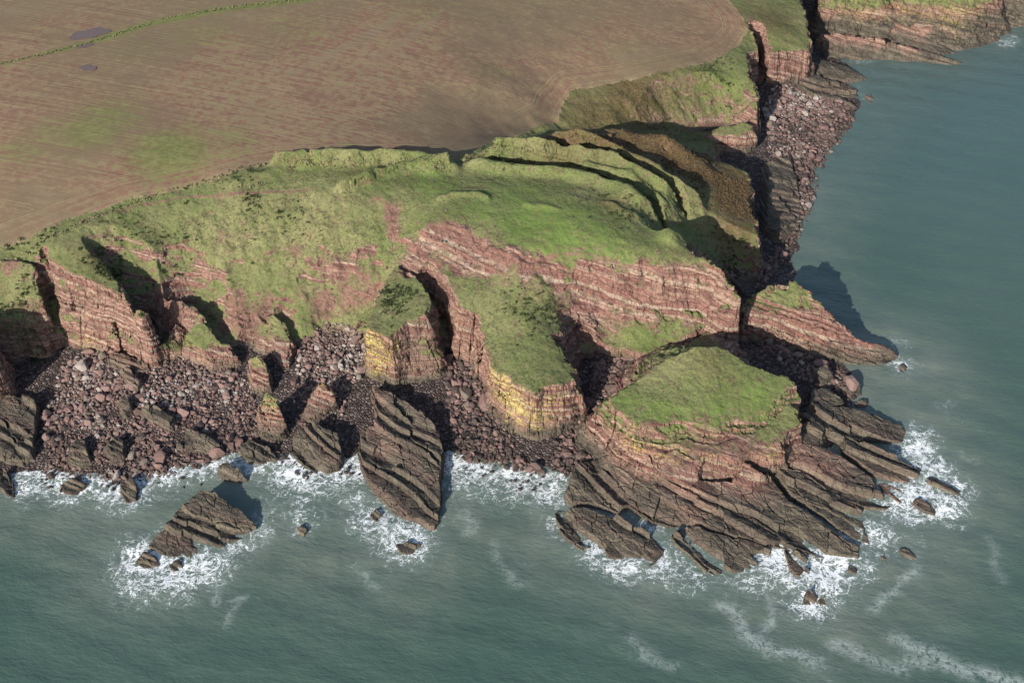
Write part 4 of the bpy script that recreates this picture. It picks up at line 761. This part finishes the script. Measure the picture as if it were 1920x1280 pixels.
shoal = np.clip(.85 * sstep(40, 1, dl) * (.35 + .65 * sstep(520, 380, Y)) + blobs(SV, [(700, 1000, 0, 40, .45), (1500, 1080, 0, 50, .35), (500, 960, 0, 30, .5), (1740, 760, 0, 40, .3), (200, 960, 0, 30, .4)]), 0, 1)
nyy, nxx = shp
ii = np.arange(nxx * nyy).reshape(shp)
Q = np.stack([ii[:-1, :-1].ravel(), ii[:-1, 1:].ravel(), ii[1:, 1:].ravel(), ii[1:, :-1].ravel()], 1)
swell = .10 * np.sin((X * .35 + Y * .94) / 2.3 + 1.5 * vnoise(X / 30, Y / 30, 98)) + .16 * fbm(X / 5, Y / 5, 99, 3)
V = np.stack([X, Y, swell], 1)
# a skirt of coarse water to the horizon on every side
R_ = [(-230, 226), (400, 226), (400, 900), (-230, 900)]
far_ = [(-4000, -1500), (4000, -1500), (4000, 7000), (-4000, 7000)]
inn = [ii[0, 0], ii[0, -1], ii[-1, -1], ii[-1, 0]]
nV = len(V); V = np.concatenate([V, np.array([(a, b, 0) for a, b in far_], float)])
def pad(a): return np.append(a, np.zeros(4))
Q = np.concatenate([Q, np.array([[nV + k, nV + (k + 1) % 4, inn[(k + 1) % 4], inn[k]] for k in range(4)])])
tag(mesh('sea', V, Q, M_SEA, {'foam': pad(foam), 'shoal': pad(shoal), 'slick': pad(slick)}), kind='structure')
print('sea', time.time() - T0)

# ------------------------------------------------------------------ boulders
rng = np.random.default_rng(5)
def ico():
    import bmesh
    bm = bmesh.new(); bmesh.ops.create_icosphere(bm, subdivisions=2, radius=1)
    bm.verts.ensure_lookup_table(); v = np.array([q.co[:] for q in bm.verts]); f = np.array([[w_.index for w_ in q.verts] for q in bm.faces]); bm.free(); return v, f
def ico1():
    import bmesh
    bm = bmesh.new(); bmesh.ops.create_icosphere(bm, subdivisions=1, radius=1)
    bm.verts.ensure_lookup_table(); v = np.array([q.co[:] for q in bm.verts]); f = np.array([[w_.index for w_ in q.verts] for q in bm.faces]); bm.free(); return v, f
I2, I2F = ico(); I1, I1F = ico1()
def boulder(base, n):
    v = base.copy()
    for k in range(n):                     # broken faces
        d = rng.normal(size=3); d /= np.linalg.norm(d); h = rng.uniform(.45, .8)
        s = v @ d; v = v - np.outer(np.maximum(s - h, 0), d)
    return v * np.array([1, rng.uniform(.6, .95), rng.uniform(.45, .8)]) * rng.uniform(.96, 1.06, (len(v), 1))
T2 = [boulder(I2, 9) for _ in range(40)]; T1 = [boulder(I1, 7) for _ in range(60)]
COVES = [
    ('left', [(85, 860), (80, 780), (105, 715), (130, 690), (180, 658), (300, 645), (345, 655), (420, 690), (470, 720), (500, 800), (545, 852), (480, 845), (430, 838), (395, 856), (300, 888), (200, 896), (130, 890), (60, 888)], 1.0, 'broken red-brown boulder in the wide left cove under the banded cliff', 120),
    ('mid', [(560, 690), (565, 640), (610, 600), (650, 595), (685, 612), (690, 700), (650, 730), (640, 790), (600, 790), (560, 800), (540, 740)], 1.05, 'broken boulder on the scree gully left of the yellow-stained block', 40),
    ('bay', [(835, 680), (905, 688), (950, 780), (965, 840), (1030, 880), (1060, 893), (1000, 884), (930, 862), (850, 845), (838, 760)], 1.25, 'rounded boulder on the beach between the biggest slab and the green spur', 50),
    ('gut', [(1128, 650), (1195, 690), (1160, 722), (1132, 770), (1122, 850), (1085, 862), (1062, 885), (1035, 850), (1045, 820), (1082, 790), (1108, 720)], 1.2, 'dark boulder in the narrow gut between the green spur and the sea stack', 35),
    ('east', [(1432, 200), (1450, 168), (1500, 150), (1590, 185), (1605, 220), (1545, 300), (1528, 365), (1508, 420), (1470, 480), (1430, 530), (1412, 545), (1424, 505), (1470, 440), (1500, 380), (1480, 310), (1440, 285)], 1.15, 'pinkish boulder on the long beach under the bracken cliff on the right', 40),
    ('cleft', [(1395, 615), (1460, 612), (1530, 655), (1600, 690), (1605, 735), (1545, 722), (1490, 705), (1440, 660)], 1.4, 'boulder in the shaded gap between the sea stack and the pink islet', 15)]
big = []; small = []
def ground(x, y): return np.maximum(beach(x, y), land_h(x, y))
for nm, poly, size, lab, nbig in COVES:
    P = pxa([(u, v, 3) for u, v in poly])
    a, b = P.min(0), P.max(0)
    area = (b[0] - a[0]) * (b[1] - a[1]); n = int(area / (size * size * .42))
    p = np.stack([rng.uniform(a[0], b[0], n), rng.uniform(a[1], b[1], n)], 1)
    p = p[inpoly(P, p[:, 0], p[:, 1])]
    g = land_h(p[:, 0], p[:, 1]); bb = beach(p[:, 0], p[:, 1]); m = g < bb + 2.0
    p = p[m]; g = g[m]
    r = size * .5 * np.exp(rng.normal(-.06, .46, len(p))) * (1 + .5 * (fbm(p[:, 0] / 9, p[:, 1] / 9, 33, 2)))
    r = np.clip(r, .3, 2.6); r[rng.random(len(r)) < .02] *= 1.9; thin = (fbm(p[:, 0] / 11, p[:, 1] / 11, 35, 3) > .16) & (r < size * .62); r[thin] *= .55
    hi = sstep(1.0, 4.5, p[:, 1] * 0 + bb[m]); tint = np.clip(.46 + .26 * hi + .28 * fbm(p[:, 0] / 14, p[:, 1] / 14, 34, 3) + rng.normal(0, .22, len(p)), 0, 1)
    if nm == 'east': tint = np.clip(tint + .16, 0, 1)
    if nm in ('left', 'mid'): tint = np.clip(tint + .06, 0, 1)
    if nm in ('bay', 'gut'): tint = np.clip(tint - .08, 0, 1)
    order = np.argsort(-r)
    for k, i in enumerate(order): (big if k < nbig else small).append((p[i, 0], p[i, 1], g[i], r[i], tint[i], lab, nm))
# boulders awash in the surf
for u, v, n, sp in [(590, 870, 16, 22), (650, 885, 14, 14), (575, 890, 8, 18), (930, 885, 6, 30), (1000, 905, 8, 22), (330, 890, 8, 30), (210, 905, 8, 26), (90, 905, 6, 20)]:
    for k in range(n):
        q = px(u + rng.normal(0, sp), v + rng.normal(0, sp * .4), 0); small.append((q[0], q[1], -.1, rng.uniform(.5, 1.1), .15, '', 'surf'))
for u, v, z, n, sp in [(745, 480, 27, 26, 16), (790, 500, 26, 26, 16), (820, 460, 32, 22, 20), (880, 480, 31, 18, 22), (1110, 600, 16, 18, 14), (1310, 580, 20, 22, 12), (1240, 610, 14, 10, 30), (660, 490, 24, 14, 30), (640, 575, 12, 20, 30), (330, 540, 22, 14, 20), (480, 600, 11, 12, 20), (1020, 560, 26, 12, 30)]:
    for k in range(n):
        q = px(u + rng.normal(0, sp), v + rng.normal(0, sp * .6), z); small.append((q[0], q[1], float(land_h(np.array([q[0]]), np.array([q[1]]))[0]), rng.uniform(.25, .75), rng.uniform(.5, 1), '', 'slope'))
def place(base, r, x, y, z):
    a = rng.uniform(0, 6.28); t = rng.normal(0, .22, 2); c, s = math.cos(a), math.sin(a)
    v = base * r
    v = v @ np.array([[1, 0, t[0]], [0, 1, t[1]], [-t[0], -t[1], 1]])
    return v @ np.array([[c, s, 0], [-s, c, 0], [0, 0, 1]]) + np.array([x, y, z])
GR = {'left': 'boulders in the left cove', 'mid': 'boulders in the scree gully', 'bay': 'boulders on the middle beach', 'gut': 'boulders in the gut', 'east': 'boulders on the east beach', 'cleft': 'boulders behind the stack'}
for x, y, z, r, tn, lab, nm in big:
    v = place(T2[rng.integers(len(T2))], r, x, y, z + .28 * r)
    tag(mesh('boulder', v, I2F, M_BLD, {'tint': np.full(len(v), tn)}, origin=(x, y, z), smooth=False), lab, 'boulder', GR[nm])
VV = []; FF = []; TT = []; k0 = 0
for x, y, z, r, tn, lab, nm in small:
    v = place(T1[rng.integers(len(T1))], r, x, y, z + .26 * r); VV.append(v); FF.append(I1F + k0); TT.append(np.full(len(v), tn)); k0 += len(v)
tag(mesh('boulder_scatter', np.concatenate(VV), np.concatenate(FF), M_BLD, {'tint': np.concatenate(TT)}, smooth=False), 'thousands of smaller broken stones covering the beaches', 'stones', kind='stuff')
print('boulders', len(big), len(small), time.time() - T0)

# ------------------------------------------------------------------ shrubs and hedge
def leaf_cloud(cs, n, size, seed):
    """many small leaf faces through a bush's volume; cs = (x, y, z, radius) clumps"""
    r_ = np.random.default_rng(seed); V = []; Tn = []
    for (x, y, z, r) in cs:
        m = max(6, int(n * r * r))
        d = r_.normal(size=(m, 3)); d /= np.linalg.norm(d, axis=1)[:, None]; d[:, 2] = np.abs(d[:, 2]) * .8 - .1
        c = d * (r * r_.uniform(.6, 1.05, m) ** .7)[:, None] + (x, y, z)
        for q in range(m):
            a = r_.normal(size=3); a /= np.linalg.norm(a); b = np.cross(a, r_.normal(size=3)); b /= np.linalg.norm(b); s = size * r_.uniform(.6, 1.3)
            V += [c[q] - a * s - b * s * .5, c[q] + a * s - b * s * .4, c[q] + a * s * .8 + b * s * .5, c[q] - a * s * .7 + b * s * .6]; t = r_.random(); Tn += [t] * 4
    V = np.array(V); return V, np.arange(len(V)).reshape(-1, 4), np.array(Tn)
def stem_mesh(x, y, z, h, r, n=6):
    V = []; Fq = []
    for k in range(3):
        for j in range(n):
            a = 6.283 * j / n; rr = r * (1 - .35 * k); V.append((x + rr * math.cos(a) + .1 * k * h * .3, y + rr * math.sin(a), z + h * k / 2))
    for k in range(2):
        for j in range(n): Fq.append((k * n + j, k * n + (j + 1) % n, (k + 1) * n + (j + 1) % n, (k + 1) * n + j))
    return np.array(V), np.array(Fq)
def gz(x, y): return float(land_h(np.array([x]), np.array([y]))[0])
def bush(u, v, z, rx, lab, seed, name='gorse_bush', mat=None, dens=16, size=.28):
    p = px(u, v, z); r_ = random.Random(seed)
    g = gz(p[0], p[1]); root = empty(name, (p[0], p[1], g)); cs = []
    for k in range(max(4, int(rx * 3))):
        a = r_.uniform(0, 6.28); d = rx * math.sqrt(r_.random()) * .9; x = p[0] + d * math.cos(a); y = p[1] + d * math.sin(a) * .8
        cs.append((x, y, gz(x, y) + .25, r_.uniform(.5, 1.0) * (.5 + rx * .18)))
    V, Fq, t = leaf_cloud(cs, dens, size, seed)
    mesh('foliage', V, Fq, mat or M_GORSE, {'tint': t}, origin=(p[0], p[1], g), parent=root, smooth=False)
    V, Fq = stem_mesh(p[0], p[1], g - .3, 1.1, .12)
    mesh('stem', V, Fq, M_BARK, origin=(p[0], p[1], g), parent=root)
    tag(root, lab, 'bush', 'gorse bushes on the slopes')
BUSH = [(180, 455, 36.5, 3.2, 'dark gorse bush highest above the banded left cliff'), (200, 478, 35, 4.2, 'largest dark gorse bush at the head of the shaded left gully'), (165, 490, 34.5, 3.0, 'gorse bush on the lip of the banded left cliff'), (205, 510, 33, 3.2, 'gorse bush overhanging the shaded left gully'), (40, 455, 37, 2.6, 'bush beside the field corner at the left edge'), (15, 462, 37, 2.2, 'small bush nearest the left edge of the photo beside the field'), (305, 432, 35.5, 2.0, 'small bush alone on the upper grass slope'), (520, 395, 38, 2.4, 'bush on the middle of the upper grass slope'),
        (40, 600, 22, 3.4, 'shaded ivy-dark bush on the face of the leftmost buttress'), (60, 630, 17, 3.2, 'lowest dark bush on the leftmost buttress'), (725, 545, 26, 2.8, 'dark bush on the left of the grassy block top'), (728, 570, 25, 2.6, 'dark bush near the front of the grassy block top'), (775, 545, 27, 2.2, 'bush at the right rear of the grassy block top'), (460, 352, 41, 2.6, 'green thicket beside the path by the field corner'), (485, 348, 41, 2.2, 'second green thicket right of the path by the field corner')]
for i, (u, v, z, r, lab) in enumerate(BUSH): bush(u, v, z, r, lab, 100 + i, mat=M_HEDGE if 'green' in lab else None, dens=18)
def tussocks(name, n, areas, mat, size, seed, label, lo, hi):
    r_ = np.random.default_rng(seed); P = []
    for u, v, z, sp, k in areas:
        c = px(u, v, z); P.append(np.stack([c[0] + r_.normal(0, sp, int(n * k)), c[1] + r_.normal(0, sp, int(n * k))], 1))
    P = np.concatenate(P); x, y = P.T
    m = (fbm(x / 8, y / 8, seed, 3) > -.05) & ~inpoly(FP, x, y); x = x[m]; y = y[m]
    z = land_h(x, y); e = .8; sl = np.hypot(land_h(x + e, y) - z, land_h(x, y + e) - z) / e
    m = (sl < 1.15) & (z > beach(x, y) + 3); x = x[m]; y = y[m]; z = z[m]; n = len(x)
    rad = r_.uniform(lo, hi, n); nl = 9
    d = r_.normal(size=(n, nl, 3)); d /= np.linalg.norm(d, axis=2)[..., None]; d[..., 2] = np.abs(d[..., 2]) * .7
    c = np.stack([x, y, z], 1)[:, None, :] + d * (rad[:, None, None] * r_.uniform(.3, 1, (n, nl, 1)))
    a = r_.normal(size=(n, nl, 3)); a /= np.linalg.norm(a, axis=2)[..., None]; b = np.cross(a, r_.normal(size=(n, nl, 3))); b /= np.linalg.norm(b, axis=2)[..., None]
    s_ = (rad * size)[:, None, None]
    V = np.stack([c - a * s_ - b * s_ * .5, c + a * s_ - b * s_ * .4, c + a * s_ * .8 + b * s_ * .5, c - a * s_ * .7 + b * s_ * .6], 2).reshape(-1, 3)
    t = np.repeat(np.clip(r_.random(n)[:, None] * .7 + r_.random((n, nl)) * .3, 0, 1).ravel(), 4)
    tag(mesh(name, V, np.arange(len(V)).reshape(-1, 4), mat, {'tint': t}, smooth=False), label, 'plants', kind='stuff')
M_BRK = leaf_material('bracken_leaf', (.055, .042, .022), (.175, .115, .062)); M_TUS = leaf_material('tussock_leaf', (.060, .078, .028), (.215, .205, .105)); M_HEATH = leaf_material('scrub_leaf', (.024, .034, .014), (.075, .088, .036))
tussocks('bracken', 900, [(1100, 270, 33, 9, .8), (1180, 275, 31, 10, 1), (1250, 288, 28, 10, 1), (1320, 315, 23, 10, 1), (1370, 350, 20, 8, .9), (1385, 400, 19, 7, .7), (1380, 440, 18, 6, .5), (1150, 185, 24, 16, .7), (1240, 165, 25, 14, .5)], M_BRK, .5, 411, 'brown bracken clumps over the slope beyond the ramparts', .2, .55)
tussocks('grass_tussocks', 900, [(300, 420, 36, 16, 1), (420, 440, 33, 18, 1.2), (560, 430, 33, 18, 1.2), (680, 430, 32, 14, .9), (480, 500, 25, 16, 1), (620, 500, 24, 14, .8), (1120, 380, 38, 14, .4), (1210, 440, 36, 10, .6), (1300, 680, 24, 11, 1.2), (1380, 700, 22, 8, .5), (960, 650, 23, 10, .7), (780, 330, 39, 14, .7), (900, 560, 27, 12, .6), (1000, 300, 37, 8, .5), (1200, 350, 33, 8, .5)], M_TUS, .45, 422, 'pale grass tussocks scattered over the turf', .15, .4)
tussocks('scrub', 500, [(170, 470, 36, 7, .7), (210, 500, 33, 6, .6), (110, 440, 38, 6, .4), (520, 400, 37, 7, .3), (310, 440, 35, 7, .3), (730, 555, 26, 5, .5), (960, 286, 38, 6, .6), (1150, 395, 37, 6, .4), (1010, 585, 25, 6, .4), (1360, 150, 22, 8, .6), (470, 350, 41, 6, .5), (40, 590, 23, 7, .7), (1400, 470, 17, 5, .6), (1330, 665, 25, 5, .3)], M_HEATH, .5, 433, 'dark low scrub in patches on the slopes', .3, .8)
def hedge(name, pl, z, lab, wid, hgt, seed, cat='hedge', step=.9):
    P = pxa([(u, v, z) for u, v in pl]); cs = []; r_ = random.Random(seed)
    for a, b in zip(P[:-1], P[1:]):
        L = np.hypot(*(b - a)[:2]); n = int(L / step) + 1
        for k in range(n):
            q = a + (b - a) * (k + r_.random()) / n; x = q[0] + r_.gauss(0, wid * .4); y = q[1] + r_.gauss(0, wid * .4)
            cs.append((x, y, r_.uniform(.0, .5) * hgt, r_.uniform(.6, 1.1) * hgt * .6))
    xs = np.array([c[0] for c in cs]); ys = np.array([c[1] for c in cs]); zs = land_h(xs, ys)
    cs = [(c[0], c[1], zz + c[2], c[3]) for c, zz in zip(cs, zs)]
    V, Fq, t = leaf_cloud(cs, 16 / hgt, .30, seed)
    o = mesh(name, V, Fq, M_HEDGE, {'tint': t}, origin=(cs[0][0], cs[0][1], cs[0][2]), smooth=False)
    tag(o, lab, cat)
hedge('hedge', [(-60, 136), (0, 121), (75, 106), (150, 88), (220, 68), (286, 46)], 46.5, 'low pale grassy hedge bank between the fields, left of the gateway', 1.2, .7, 301)
hedge('hedge', [(302, 42), (400, 25), (480, 13), (560, 3), (620, -10), (760, -35)], 46, 'low pale grassy hedge bank between the fields, right of the gateway', 1.2, .7, 302)
hedge('hedge', [(-20, 470), (60, 444), (150, 412), (250, 376), (340, 354), (400, 340), (470, 320), (520, 312)], 41, 'rough scrubby hedge along the seaward edge of the ploughed field', 1.6, .9, 303)
hedge('hedge', [(530, 316), (600, 313), (700, 308), (780, 306), (842, 309)], 42, 'taller dark hedge on the bank by the field, throwing its shadow on the earth', 1.6, 1.6, 304)
hedge('hedge', [(862, 300), (900, 286), (950, 283), (1010, 288)], 38.5, 'thorny hedge on the bank at the landward end of the fort ramparts', 1.8, 1.7, 305)

# ------------------------------------------------------------------ ponds on the field
def pond(u, v, z, rx, ry, rot, seed):
    p = px(u, v, z); n = 40; V = [(p[0], p[1], 0)]
    for k in range(n):
        a = 6.283 * k / n; m = 1 + .22 * math.sin(2 * a + seed) + .12 * math.sin(5 * a + seed * 2)
        x = rx * m * math.cos(a); y = ry * m * math.sin(a); V.append((p[0] + x * math.cos(rot) - y * math.sin(rot), p[1] + x * math.sin(rot) + y * math.cos(rot), 0))
    V = np.array(V); zz = land_h(V[:, 0], V[:, 1]); V[:, 2] = zz + .18
    Fq = np.array([(0, 1 + k, 1 + (k + 1) % n) for k in range(n)])
    tag(mesh('pond', V, Fq, M_POND), kind='structure')
pond(168, 67, 46.5, 7.2, 5.0, .3, 1); pond(166, 131, 46, 3.4, 2.6, .1, 3); pond(160, 90, 46.3, 4.5, 1.2, .5, 5)
print('done', time.time() - T0)
